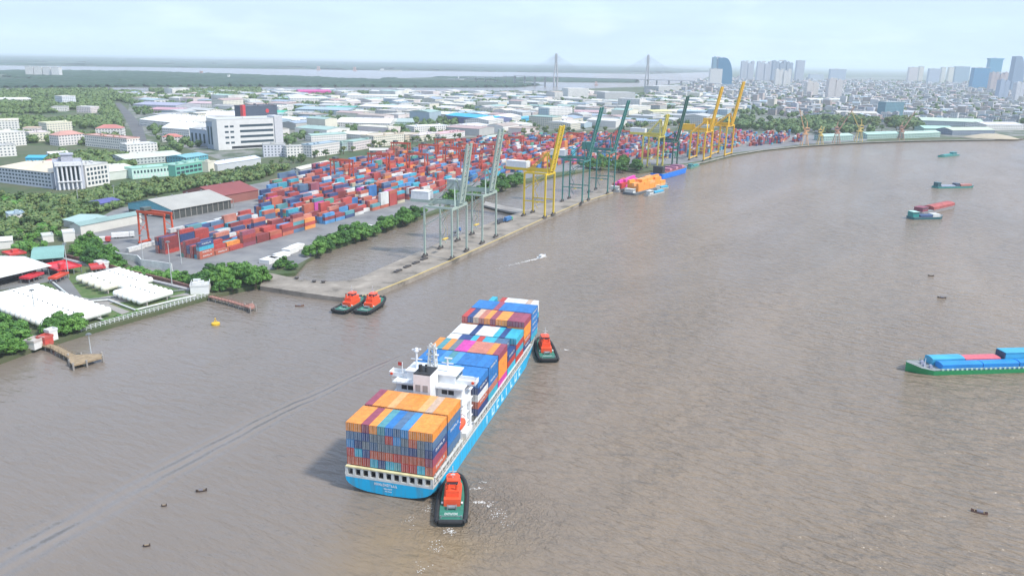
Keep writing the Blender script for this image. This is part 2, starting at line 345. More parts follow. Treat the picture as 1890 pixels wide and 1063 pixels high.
# quay: long finger pier with its root, and a link jetty across the basin
q_out = [(480, 528), (560, 540), (632, 549.5), (662, 549), (684, 543.5), (760, 513), (835, 480.5), (930, 438), (1010, 401), (1070, 375.5), (1132, 356)]
q_in = [(1124, 345), (1060, 366), (1000, 378), (930, 402), (870, 424), (800, 453), (760, 470), (700, 496), (668, 511), (640, 518), (600, 520), (555, 516), (505, 505), (488, 503)]
qp = [tuple(G(x, y, 2.6)[:2]) for x, y in q_out + q_in]
w = MB(); w.prism(qp, -3, 2.6); struct('quay', w, QUAY)
w = MB()
ed = [G(x, y, 2.6) for x, y in q_out[3:]]
for a, c in zip(ed, ed[1:]):
    d = (c - a).normalized(); nn = Vector((-d.y, d.x, 0)) * .6
    w.beam(a + nn + Vector((0, 0, .12)), c + nn + Vector((0, 0, .12)), .7, .35)
tag(link('quay_kerb', w.mesh('quay_kerb', mat('kerb_yellow', (.55, .42, .16), .8))), 'worn yellow kerb along the river edge of the long finger quay', 'kerb')
lj = [tuple(G(x, y, 2.6)[:2]) for x, y in [(896, 372), (935, 381), (985, 390), (976, 397), (930, 388), (892, 378)]]
w = MB(); w.prism(lj, 1.2, 2.55)
for x, y in ((905, 376), (925, 383), (950, 388)):
    p = G(x, y, 0); w.cyl((p.x, p.y, -3), (p.x, p.y, 1.2), .5)
tag(link('link_jetty', w.mesh('link_jetty', CONC)), 'brownish link jetty crossing the basin behind the yellow quay crane', 'jetty')
# second quay face to the right
w = MB()
ed = [G(x, y, 2.2) for x, y in SHORE[20:]]
for a, c in zip(ed, ed[1:]):
    d = (c - a).normalized(); nn = Vector((-d.y, d.x, 0)) * 1.0
    w.beam(a + nn, c + nn, 2.0, .9)
tag(link('quay_wall', w.mesh('quay_wall', CONC)), 'long concrete quay wall beneath the big yellow cranes and jib cranes', 'quay wall')

# ------------------------------------------------------------------ haze
hz = MB(); hz.box(-45000, -2500, -4, 45000, 60000, 260)
hm = bpy.data.materials.new('haze'); hm.use_nodes = True
hn, hl = hm.node_tree.nodes, hm.node_tree.links
for n_ in list(hn): hn.remove(n_)
ho = hn.new('ShaderNodeOutputMaterial'); hv = hn.new('ShaderNodeVolumePrincipled')
hv.inputs['Color'].default_value = (.84, .935, 1.0, 1); hv.inputs['Density'].default_value = 6.4e-5; hv.inputs['Anisotropy'].default_value = 0.0
hl.new(hv.outputs[0], ho.inputs['Volume'])
o = link('haze', hz.mesh('haze', hm)); o['kind'] = 'stuff'; o['label'] = 'pale bluish haze over the river and the city'

# ------------------------------------------------------------------ container ship
HD = R(14.5)
SA = Vector((math.sin(HD), math.cos(HD), 0)); SB = Vector((math.cos(HD), -math.sin(HD), 0))
A0 = G(799, 801, 22); A0.z = 0
S0 = A0 - SA * 5 - SB * 13.75
def streaked(name, c1, c2, rough=.45):
    mt, n, l, b = nodes_of(name); t = n.new('ShaderNodeTexCoord'); k = n.new('ShaderNodeMapping'); k.inputs['Scale'].default_value = (1, 1, .12); z = n.new('ShaderNodeTexNoise'); z.inputs['Scale'].default_value = .9; z.inputs['Detail'].default_value = 8
    l.new(t.outputs['Object'], k.inputs['Vector']); l.new(k.outputs[0], z.inputs['Vector']); rp = n.new('ShaderNodeValToRGB'); e = rp.color_ramp.elements; e[0].position = .45; e[0].color = (*c1, 1); e[1].position = .75; e[1].color = (*c2, 1)
    l.new(z.outputs['Fac'], rp.inputs['Fac']); l.new(rp.outputs['Color'], b.inputs['Base Color']); b.inputs['Roughness'].default_value = rough; return mt
CYAN = streaked('cyan_hull_paint', (.005, .40, .68), (.06, .27, .40))
ship = empty('container_ship', S0, -HD, 'large cyan hulled container ship with white bridge, stacked full of containers', 'container ship')
def hull_rings(sts, n=9):
    """sts: (y, halfwidth at rail, z rail, halfwidth factor at waterline, z bottom, roundness)"""
    rings = []
    for (y, hw, zr, fac, zb, p) in sts:
        half = []
        for k in range(n + 1):
            t = k / n; z = zr + (zb - zr) * t
            x = hw * (1 - (1 - fac) * t) * (1 - t ** p) ** (1 / p) if k < n else 0.0
            half.append((x, y, z))
        rings.append(half + [(-x, yy, z) for x, yy, z in reversed(half[:-1])])
    return rings
L = 170; W2 = 14.3; ZR = 4.7
sts = [(4, 14.0, ZR, 1, .3, 2.4), (8, 14.2, ZR, 1, -.8, 3), (14, W2, ZR, 1, -2.5, 4.5), (26, W2, ZR, 1, -3.5, 8), (60, W2, ZR, 1, -4, 14), (100, W2, ZR, 1, -4, 14), (118, W2, ZR, .98, -4, 10), (132, 13.7, ZR + .2, .86, -4, 6), (144, 12.2, ZR + .8, .66, -4, 4.5), (154, 9.8, ZR + 2.0, .45, -4, 4), (162, 6.3, ZR + 3.6, .25, -4, 4), (167, 3.2, ZR + 4.4, .12, -4, 4), (170.5, .5, ZR + 5, .1, -4, 4)]
w = MB(); w.loft(hull_rings(sts, 12), close=False, cap=(True, True))
hull = part('hull', w, CYAN, ship, smooth=False)
# stern lettering and side lettering (illegible in the photo: strokes of the same size and spread)
w = MB()
def glyphs(w, x0, z0, cw, ch, pat, y, gap=1.35, slope=0):
    """pat: string of simple stroke shapes on the transom plane"""
    for i, c in enumerate(pat):
        x = x0 + i * cw * gap
        def bar(a, b_, c_, d): w.box(x + a * cw, y - .03, z0 + b_ * ch, x + c_ * cw, y, z0 + d * ch)
        if c in 'AMNH': bar(0, 0, .25, 1); bar(.75, 0, 1, 1); bar(.25, .4, .75, .62)
        if c in 'ELF': bar(0, 0, .25, 1); bar(.25, 0, 1, .22); bar(.25, .42, .8, .6)
        if c in 'OD': bar(0, 0, .25, 1); bar(.75, 0, 1, 1); bar(.25, 0, .75, .2); bar(.25, .8, .75, 1)
        if c in 'IT': bar(.37, 0, .63, 1); bar(0, .8, .37, 1); bar(.63, .8, 1, 1)
for (x0_, z0_, cw_, ch_, pt_) in ((-4.6, 3.3, .50, .85, 'HNAEOHOIEFL'), (-1.6, 2.25, .34, .45, 'HEFHAI'), (-1.3, 1.5, .34, .35, 'AEHEO')):
    w = MB(); glyphs(w, x0_, z0_, cw_, ch_, pt_, 3.97); part('stern_lettering', w, WHITE, hull)
x = W2 + .03
FAINT = mat('faded_white_lettering', (.62, .80, .84), .5)
for i, g in enumerate('IUCLILUC'):                        # eight faded marks, unreadable in the photo
    y0 = 58 + 6.6 * i; zb, zt = (.9, 3.9); w = MB()
    def sbar(a0, b0, a1, b1): w.box(x - .06, y0 + a0, b0, x + .03, y0 + a1, b1)
    sbar(0, zb, .9, zt)
    if g in 'UC': sbar(.9, zb, 2.6, zb + .7)
    if g == 'U': sbar(2.6, zb, 3.4, zt)
    if g == 'C': sbar(.9, zt - .7, 3.0, zt)
    if g == 'L': sbar(.9, zb, 3.0, zb + .8)
    part('letter', w, FAINT, hull)
# deck
def outline(zoff, inset):
    pts = []
    for (y, hw, zr, *_r) in sts[:-1]: pts.append((max(hw - inset, .3), y, zr + zoff))
    return pts
o_ = outline(.02, .15); w = MB()
for a, c in zip(o_, o_[1:]): w.quad((-a[0], a[1], a[2]), (a[0], a[1], a[2]), (c[0], c[1], c[2]), (-c[0], c[1], c[2]))
part('deck', w, mat('deck_beige', (.42, .40, .35), .8, var=.15, scale=.4), ship)
# bulwark strip in white and rails
w = MB()
for sgn in (1, -1):
    for a, c in zip(sts, sts[1:]):
        p = Vector((sgn * a[1], a[0], a[2])); q = Vector((sgn * c[1], c[0], c[2]))
        w.beam(p + Vector((-sgn * .1, 0, .35)), q + Vector((-sgn * .1, 0, .35)), .14, .75)
        nn = max(2, int((c[0] - a[0]) / 2.2))
        for k in range(nn):
            s_ = p.lerp(q, k / nn); w.box(s_.x - .08, s_.y - .06, s_.z + .7, s_.x + .08, s_.y + .06, s_.z + 1.5)
        w.beam(p + Vector((-sgn * .1, 0, 1.5)), q + Vector((-sgn * .1, 0, 1.5)), .09)
part('bulwark', w, OFFWHITE, ship)
# open stern gallery: columns, beam, dark deck behind
w = MB()
w.box(-13.9, 4.02, ZR + .0, 13.9, 4.3, ZR + .8)
for k in range(12):
    xx = -13.6 + k * 27.2 / 11; w.box(xx - .42, 4.03, ZR + .8, xx + .42, 4.9, 7.85)
w.box(-13.6, 4.6, 7.2, 13.6, 4.9, 7.85)
part('stern_gallery', w, OFFWHITE, ship)
w = MB(); w.box(-13.9, 3.9, 7.86, 13.9, 4.95, 8.2)
part('lashing_bridge', w, mat('pale_yellow_paint', (.66, .60, .34), .6), ship)
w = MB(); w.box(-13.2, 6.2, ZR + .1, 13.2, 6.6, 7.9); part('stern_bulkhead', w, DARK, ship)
for sg in (-1, 1):
    for (ya, yb) in ((6, 31), (45, 126)):
        w = MB(); n_ = int((yb - ya) / 3.1)
        for k in range(n_ + 1): y_ = ya + (yb - ya) * k / n_; w.box(sg * 13.75 - .2, y_, ZR, sg * 13.75 + .2, y_ + .5, 7.2)
        w.box(sg * 13.75 - .35, ya, 7.2, sg * 13.75 + .35, yb + .5, 7.5); part('side_gallery', w, OFFWHITE, ship)
# hatch coamings under each bay
BAYS = [(5.0, 8.4, 5, 2.72), (18.3, 8.4, 5, 2.72), (49.5, 7.6, 5, 2.6), (62.5, 7.6, 5, 2.6), (75.6, 7.6, 5, 2.6), (88.7, 7.6, 4, 2.6), (101.8, 7.6, 4, 2.6), (114.9, 7.9, 5, 2.6), (128.0, 7.9, 5, 2.6), (141.2, 8.6, 4, 2.6)]
def bay_cols(i): return 11 if i < 8 else (11 if i == 8 else 9)
for i, (y0, zb, nt, hh) in enumerate(BAYS):
    w = MB(); hw = 2.5 * bay_cols(i) / 2 - (.6 if i else .2)
    w.box(-hw + 1.2, max(y0 + .1, 6.7), ZR + .03, hw - 1.2, y0 + 12.1, zb - .03)
    for sg in (-1, 1):
        for yy in (max(y0 + .3, 6.8), y0 + 6, y0 + 11.6): w.box(sg * hw - .25, yy, ZR + .05, sg * hw + .25, yy + .4, zb - .05)
    part('hatch_cover', w, mat('hatch_grey', (.50, .49, .45), .8), ship)
# superstructure
w = MB(); w.box(-11.5, 38.2, ZR, 11.5, 48.2, 24.4); w.box(-13.2, 38.0, ZR, 13.2, 47.5, ZR + 4)
for z_ in (11.0, 14.3, 17.6, 20.9): w.box(-12.2, 37.0, z_, 12.2, 48.5, z_ + .25)
w.box(-12.4, 36.6, 24.4, 12.4, 48.8, 24.7)
for x_ in (-8.4, -5.2, 5.2, 8.4): w.box(x_ - .9, 37.4, 17.9, x_ + .9, 38.15, 20.9)
part('accommodation_block', w, WHITE, ship)
w = MB(); w.box(-8.5, 40.5, 24.7, 8.5, 47.9, 27.6); w.box(-9, 40, 27.6, 9, 48.4, 27.9); w.box(-5, 38.4, 24.7, -2.9, 40.5, 26.8)
wh = part('wheelhouse', w, WHITE, ship)
w = MB(); w.box(-8.6, 47.9, 25.7, 8.6, 48.0, 27.1)
for sg in (-1, 1): w.box(sg * 8.5 - .06, 41, 25.7, sg * 8.5 + .06, 47.6, 27.1)
part('bridge_windows', w, GLASS, wh)
for sg in (-1, 1):
    w = MB(); x0, x1 = sorted((sg * 8.4, sg * 15.2)); w.box(x0, 41.2, 24.72, x1, 45.0, 25.0)
    w.box(x0, 41.2, 25.0, x1, 41.35, 26.2); w.box(x0, 44.88, 25.0, x1, 45.0, 26.2)
    xs = sg * 15.2; w.box(xs - .1, 41.2, 25.0, xs + .1, 45.0, 26.4)
    w.hexa([(sg*9, 42, 20.8), (sg*9, 44, 20.8), (sg*9.8, 44, 20.8), (sg*9.8, 42, 20.8), (sg*13.4, 42, 24.7), (sg*13.4, 44, 24.7), (sg*14.4, 44, 24.7), (sg*14.4, 42, 24.7)])
    part('bridge_wing', w, WHITE, ship)
    w = MB(); w.cyl((sg * 14.4, 41.2, 25.7), (sg * 14.4, 40.95, 25.7), .5, 12); part('lifebuoy', w, ORANGE_RED, ship)
for sg, xw in ((-1, -9.6), (1, 4.6)):
    w = MB(); w.box(xw, 38.1, 21.9, xw + 1.9, 38.19, 23.4); part('window', w, DARK, ship)
    w = MB(); w.box(xw + 2.3, 38.1, 21.9, xw + 4.2, 38.19, 23.4); part('window', w, DARK, ship)
    xd = xw + 5.0 if sg < 0 else xw - 1.2; w = MB(); w.box(xd, 38.08, 18.0, xd + .9, 38.19, 20.3); part('door', w, STEEL, ship)
w = MB(); w.box(-12.4, 36.65, 24.7, 12.4, 36.72, 25.0)
for k in range(17): w.box(-12.3 + k * 1.53, 36.62, 24.7, -12.2 + k * 1.53, 36.7, 25.8)
w.box(-12.4, 36.6, 25.75, 12.4, 36.7, 25.85); part('aft_railing', w, WHITE, ship)
# funnel casing
w = MB(); w.box(-2.9, 31.9, ZR, 2.9, 39.2, 28.0)
fn = part('funnel_casing', w, WHITE, ship)
for xx in (-2.1, .4): w = MB(); w.box(xx, 31.8, 22.3, xx + 1.7, 31.89, 24.6); part('vent_grille', w, mat('grille', (.32, .31, .30), .7), fn)
w = MB(); w.box(-2.8, 32.0, 28.0, 2.8, 39.1, 28.4)
w.cyl((-1.3, 34.5, 28.3), (-1.3, 34.5, 30.6), .6); w.cyl((.7, 34.5, 28.3), (.7, 34.5, 30.0), .45); w.cyl((-.3, 37, 28.3), (-.3, 37, 29.8), .4)
part('exhaust_pipes', w, mat('soot_black', (.03, .032, .036), .7), fn)
# masts
def lattice(w, x, y, z0, z1, s, n, th=.22):
    for dx in (-s, s):
        for dy in (-s, s): w.beam((x + dx, y + dy, z0), (x + dx * .55, y + dy * .55, z1), th)
    for k in range(n):
        t = k / n; q = 1 - .45 * t; z = z0 + (z1 - z0) * t; z2 = z0 + (z1 - z0) * (k + 1) / n
        for a in ((-s, -s, s, -s), (s, -s, s, s), (s, s, -s, s), (-s, s, -s, -s)):
            w.beam((x + a[0] * q, y + a[1] * q, z), (x + a[2] * q, y + a[3] * q, z2), th * .6)
            w.beam((x + a[0] * q, y + a[1] * q, z), (x + a[2] * q, y + a[3] * q, z), th * .6)
w = MB(); lattice(w, -.5, 43.5, 27.9, 37.0, 1.3, 5, .4); w.box(-2.6, 42.9, 33.0, 1.6, 44.1, 33.3); w.box(-2.2, 42.9, 35.3, 1.2, 44.1, 35.5); w.box(-2.0, 42.6, 35.8, 1.0, 42.9, 36.3)
part('radar_mast', w, OFFWHITE, ship)
w = MB(); w.cyl((-6, 43, 27.9), (-6, 43, 34.0), .35); w.box(-8, 42.8, 31, -4, 43.2, 31.3); w.cyl((-6, 43, 34.0), (-6, 43, 35.1), .9, 12, .5); w.beam((-7.6, 43, 34.3), (-4.4, 43, 34.8), .5)
part('satellite_mast', w, WHITE, ship)
w = MB(); w.cyl((5, 43, 27.9), (5, 43, 32.8), .32); w.box(3, 42.8, 30.8, 7, 43.2, 31.1); w.box(4, 42.7, 32.6, 6.6, 43.3, 32.9)
part('signal_mast', w, WHITE, ship)
w = MB(); w.cyl((-10.4, 41, 24.7), (-10.4, 41, 30.3), .14, 6); part('flag_staff', w, WHITE, ship)
w = MB(); w.box(-11.9, 40.97, 29.0, -10.5, 41.03, 30.2); part('flag', w, RED, ship)
# lifeboats in davits
for sg, cm in ((1, ORANGE_RED), (-1, ORANGE_RED)):
    w = MB(); rg = []
    for y, r in ((0, .25), (.6, 1.0), (1.8, 1.45), (5.2, 1.45), (6.6, 1.0), (7.3, .25)):
        rg.append([(sg * 12.8 + r * math.cos(2 * math.pi * k / 12), 29.0 + y, 12.3 + r * 1.0 * math.sin(2 * math.pi * k / 12)) for k in range(12)])
    w.loft(rg); part('lifeboat', w, cm, ship, smooth=True)
    w = MB()
    for yy in (30, 35.2): w.beam((sg * 11.2, yy, ZR), (sg * 12.4, yy, 15), .4); w.beam((sg * 12.4, yy, 15), (sg * 13.8, yy, 14.2), .35)
    w.box(sg * 12.3 - 1.6, 31.2, 10.2, sg * 12.3 + 1.6, 37.8, 10.4); w.box(sg * 12.3 - 1.6, 31.2, ZR, sg * 12.3 - 1.4, 31.5, 10.2); w.box(sg * 12.3 + 1.4, 31.2, ZR, sg * 12.3 + 1.6, 31.5, 10.2)
    part('davit', w, WHITE, ship)
for x_ in (9.5, -11.6): w = MB(); w.box(x_, 34, ZR, x_ + 2.1, 37, 15.5); part('vent_trunk', w, WHITE, ship)
w = MB(); w.cyl((12.4, 44.5, ZR), (12.4, 44.5, 16.2), .5); w.beam((12.4, 44.5, 16), (12.4, 36, 17.2), .5); part('provision_crane', w, WHITE, ship)
w = MB(); w.cyl((0, 158, ZR + 3), (0, 158, ZR + 11), .35); w.box(-1.5, 157.8, ZR + 8, 1.5, 158.2, ZR + 8.3); part('foremast', w, WHITE, ship)
for sg in (-1, 1):
    w = MB(); w.cyl((sg * 3 - .8, 156, ZR + 3.2), (sg * 3 + .8, 156, ZR + 3.2), .8, 12); w.box(sg * 3 - 1.1, 155, ZR + 2, sg * 3 + 1.1, 157, ZR + 2.5); part('windlass', w, STEEL, ship)

for o_ in ship.children:
    if o_.name.split('.')[0] in ('accommodation_block', 'wheelhouse', 'bridge_wing', 'lifebuoy', 'window', 'door', 'aft_railing', 'radar_mast', 'satellite_mast', 'signal_mast', 'flag_staff', 'flag'): o_.location.z = -2.3
# ------------------------------------------------------------------ containers
def container_mesh(name, Lc, H, logo):
    w = MB(); Wd = 1.219; g = .035
    n = max(6, int(Lc / .56)); p = Lc / n                 # corrugated sides
    for sg in (-1, 1):
        prof = []
        for k in range(n):
            y = -Lc / 2 + k * p
            prof += [(Wd, y), (Wd, y + p * .3), (Wd - g, y + p * .5), (Wd - g, y + p * .8)]
        prof.append((Wd, Lc / 2)); i0 = len(w.v)
        for x, y in prof: w.v.append((sg * x, y, .02)); w.v.append((sg * x, y, H))
        for k in range(len(prof) - 1):
            a = i0 + 2 * k; f = (a, a+2, a+3, a+1) if sg > 0 else (a, a+1, a+3, a+2)
            w.f.append(f); w.m.append(0)
    w.quad((-Wd, -Lc/2, H), (Wd, -Lc/2, H), (Wd, Lc/2, H), (-Wd, Lc/2, H)); w.quad((-Wd, Lc/2, .02), (Wd, Lc/2, .02), (Wd, -Lc/2, .02), (-Wd, -Lc/2, .02))
    for sg in (-1, 1):
        y = sg * Lc / 2; a = [(-Wd, y, .02), (Wd, y, .02), (Wd, y, H), (-Wd, y, H)]
        if sg > 0: a.reverse()
        w.quad(*a)
        for x in (-Wd + .06, Wd - .06): w.box(x - .07, y - .05, 0, x + .07, y + .05, H + .03)
        w.box(-Wd, y - .04, H - .12, Wd, y + .04, H + .02)
    for sg in (-1, 1):                                    # top rails
        w.box(sg * (Wd - .04) - .05, -Lc / 2, H - .1, sg * (Wd - .04) + .05, Lc / 2, H + .02)
    for x in (-.85, -.35, .35, .85): w.box(x - .03, -Lc / 2 - .06, .15, x + .03, -Lc / 2 - .02, H - .15, 1)   # lock rods at the doors
    w.box(-.03, -Lc / 2 - .03, .1, .03, -Lc / 2 - .005, H - .1, 2)
    if logo:
        for sg in (-1, 1):
            x = sg * (Wd + .012); n_ = 5; c = 1.15
            for k in range(n_):
                y = -3.6 + k * 1.6
                w.box(min(x, x - sg * .02), y, H * .45, max(x, x - sg * .02), y + .38, H * .78, 1)
                if k % 2 == 0: w.box(min(x, x - sg * .02), y + .38, H * .68, max(x, x - sg * .02), y + c, H * .78, 1)
                if k % 2 == 1: w.box(min(x, x - sg * .02), y + .38, H * .45, max(x, x - sg * .02), y + c, H * .55, 1)
                if k != 3: w.box(min(x, x - sg * .02), y + c - .36, H * .45, max(x, x - sg * .02), y + c, H * .78, 1)
    return w.mesh(name, [CPAINT, mat('pale_marking', (.62, .64, .64), .5), DARK])
CM = {}
def cmesh(Lc, H, logo):
    k = (Lc, H, logo)
    if k not in CM: CM[k] = container_mesh('container', Lc, H, logo)
    return CM[k]
CC = {'orange': (.92, .33, .055), 'pale orange': (.90, .42, .16), 'maroon': (.36, .075, .12), 'red': (.55, .06, .045), 'brick red': (.60, .14, .07), 'blue': (.03, .21, .55), 'light blue': (.08, .33, .66), 'navy': (.03, .07, .22),
      'slate blue': (.10, .19, .32), 'grey': (.17, .21, .24), 'cyan': (.05, .47, .62), 'white': (.80, .80, .77), 'cream': (.72, .64, .45), 'magenta': (.75, .07, .42), 'salmon': (.62, .22, .15), 'teal': (.10, .34, .38), 'green': (.10, .42, .30), 'tan': (.70, .50, .36), 'dark red': (.30, .035, .035)}
def add_container(loc, rz, col, label, group, Lc=12.19, H=2.6, logo=False):
    c = CC[col]; v = rnd.uniform(.88, 1.08)
    f_ = (.82, .03) if 'yard' in group else (.96, .0)
    o = link('shipping_container', cmesh(Lc, H, logo), None, loc, rz, tuple(min(1, k * v * f_[0] + f_[1]) for k in c))
    o['label'] = label; o['category'] = 'container'; o['group'] = group; return o
O, PO, MR, RD, BR, BL, LB, NV, SB_, GY, CY, WT, CRM, MG, SL, TL, GN, TN, DR = 'orange', 'pale orange', 'maroon', 'red', 'brick red', 'blue', 'light blue', 'navy', 'slate blue', 'grey', 'cyan', 'white', 'cream', 'magenta', 'salmon', 'teal', 'green', 'tan', 'dark red'
TOP = [[O, O, MR, O, TL, BL, SB_, LB, O, O, O],
       [MR, O, O, PO, O, O, O, PO, TN, O, O],
       [BL, BL, BL, LB, BL, BL, LB, BL, BL, BL, BL],
       [BL, BL, BL, LB, TL, LB, BL, BL, BL, BL, BL],
       [O, TL, O, GY, MG, MG, SL, SL, SL, O, MR],
       [WT, WT, NV, NV, CY, RD, CY, CY, SB_, SB_, NV],
       [WT, WT, WT, NV, WT, WT, WT, CY, NV, CY, CY],
       [RD, NV, TN, SL, O, MR, O, O, MR, MR, MR],
       [BL, BL, BL, BL, MR, BL, BL, BL, BL, BL, BL],
       [CY, None, RD, WT, WT, WT, WT, TN, WT]]
STERN = [[SB_, SB_, NV, GY, GY, RD, LB, GY, BR, GY, SB_],     # tier 4 downwards, port to starboard
         [LB, NV, GY, SB_, GY, GY, GY, SB_, NV, GY, NV],
         [RD, CY, NV, BR, BR, BR, RD, BR, BR, BR, MR],
         [BR, BR, RD, CY, NV, CY, TL, RD, RD, CY, BR]]
SIDES = [None,
         [SB_, BL, BL, SB_], [NV, WT, BR, NV], [BL, BL, SL, CY], [O, O, O, MG], [CY, RD, CY], [RD, CY, RD], [O, O, BR, NV], [BL, BL, BL, CY], [WT, CY, NV]]
bayname = ['aftmost bay', 'bay just aft of the bridge', 'bay just ahead of the bridge', 'second bay ahead of the bridge', 'third bay ahead of the bridge', 'fourth bay ahead of the bridge', 'fifth bay ahead of the bridge', 'third bay from the bow', 'second bay from the bow', 'foremost bay']
tname = {1: 'bottom tier', 2: 'second tier up', 3: 'third tier up', 4: 'fourth tier up', 5: 'top tier'}
MS = Matrix.Translation(S0) @ Matrix.Rotation(-HD, 4, 'Z')
def ship_box(i, c, t, col):
    y0, zb, nt, hh = BAYS[i]; n = len(TOP[i]); x = (c - (n - 1) / 2) * 2.49
    p = MS @ Vector((x, y0 + 6.1, zb + (t - 1) * (hh + .015)))
    tn = 'top tier' if t == nt else tname[t]
    side = f'{ORD[c]} from port'
    add_container(p, -HD, col, f'{col} container, {tn}, {side} side, {bayname[i]}', 'containers stacked on the ship', 12.19, hh, (col in (BL, SB_, NV, BR, TL) and rnd.random() < .75))
pal = [BL, NV, BR, RD, O, SB_, CY, GY, SL]
hidden = []
for i, (y0, zb, nt, hh) in enumerate(BAYS):
    n = len(TOP[i])
    for c in range(n):
        low = 1 if TOP[i][c] is None else 0
        col = TOP[i][c] or NV
        tt = nt - low
        # one tier lower along the starboard edge where the photo shows a step
        if i in (5,) and c == n - 1: tt -= 1
        ship_box(i, c, tt, col)
        if i == 0:
            for k in range(4): ship_box(0, c, 4 - k, STERN[k][c])
        elif c in (0, n - 1):
            for t in range(1, tt):
                if c == n - 1: s_ = SIDES[i]; ship_box(i, c, t, s_[min(nt - 1 - t, len(s_) - 1)])
                else: hidden.append((i, c, t))
        else: hidden.append((i, c, tt - 1))

big = MB(); ml = [mat('hold_box_%d' % k, CC[c_], .6) for k, c_ in enumerate(pal)]
for i, c, t_ in hidden:
    y0, zb, nt, hh = BAYS[i]; n = len(TOP[i]); x_ = (c - (n - 1) / 2) * 2.49; z_ = zb + (t_ - 1) * (hh + .015); k = rnd.randrange(len(pal))
    big.hexa([MS @ Vector((x_ + sx * 1.2, y0 + 6.1 + sy * 6.05, z_ + dz)) for dz in (0, hh) for sx, sy in ((-1, -1), (1, -1), (1, 1), (-1, 1))], k)
o = link('container_stacks', big.mesh('container_stacks', ml)); o['kind'] = 'stuff'; o['label'] = 'inner and port side containers of the ship, mostly hidden under the top tier'

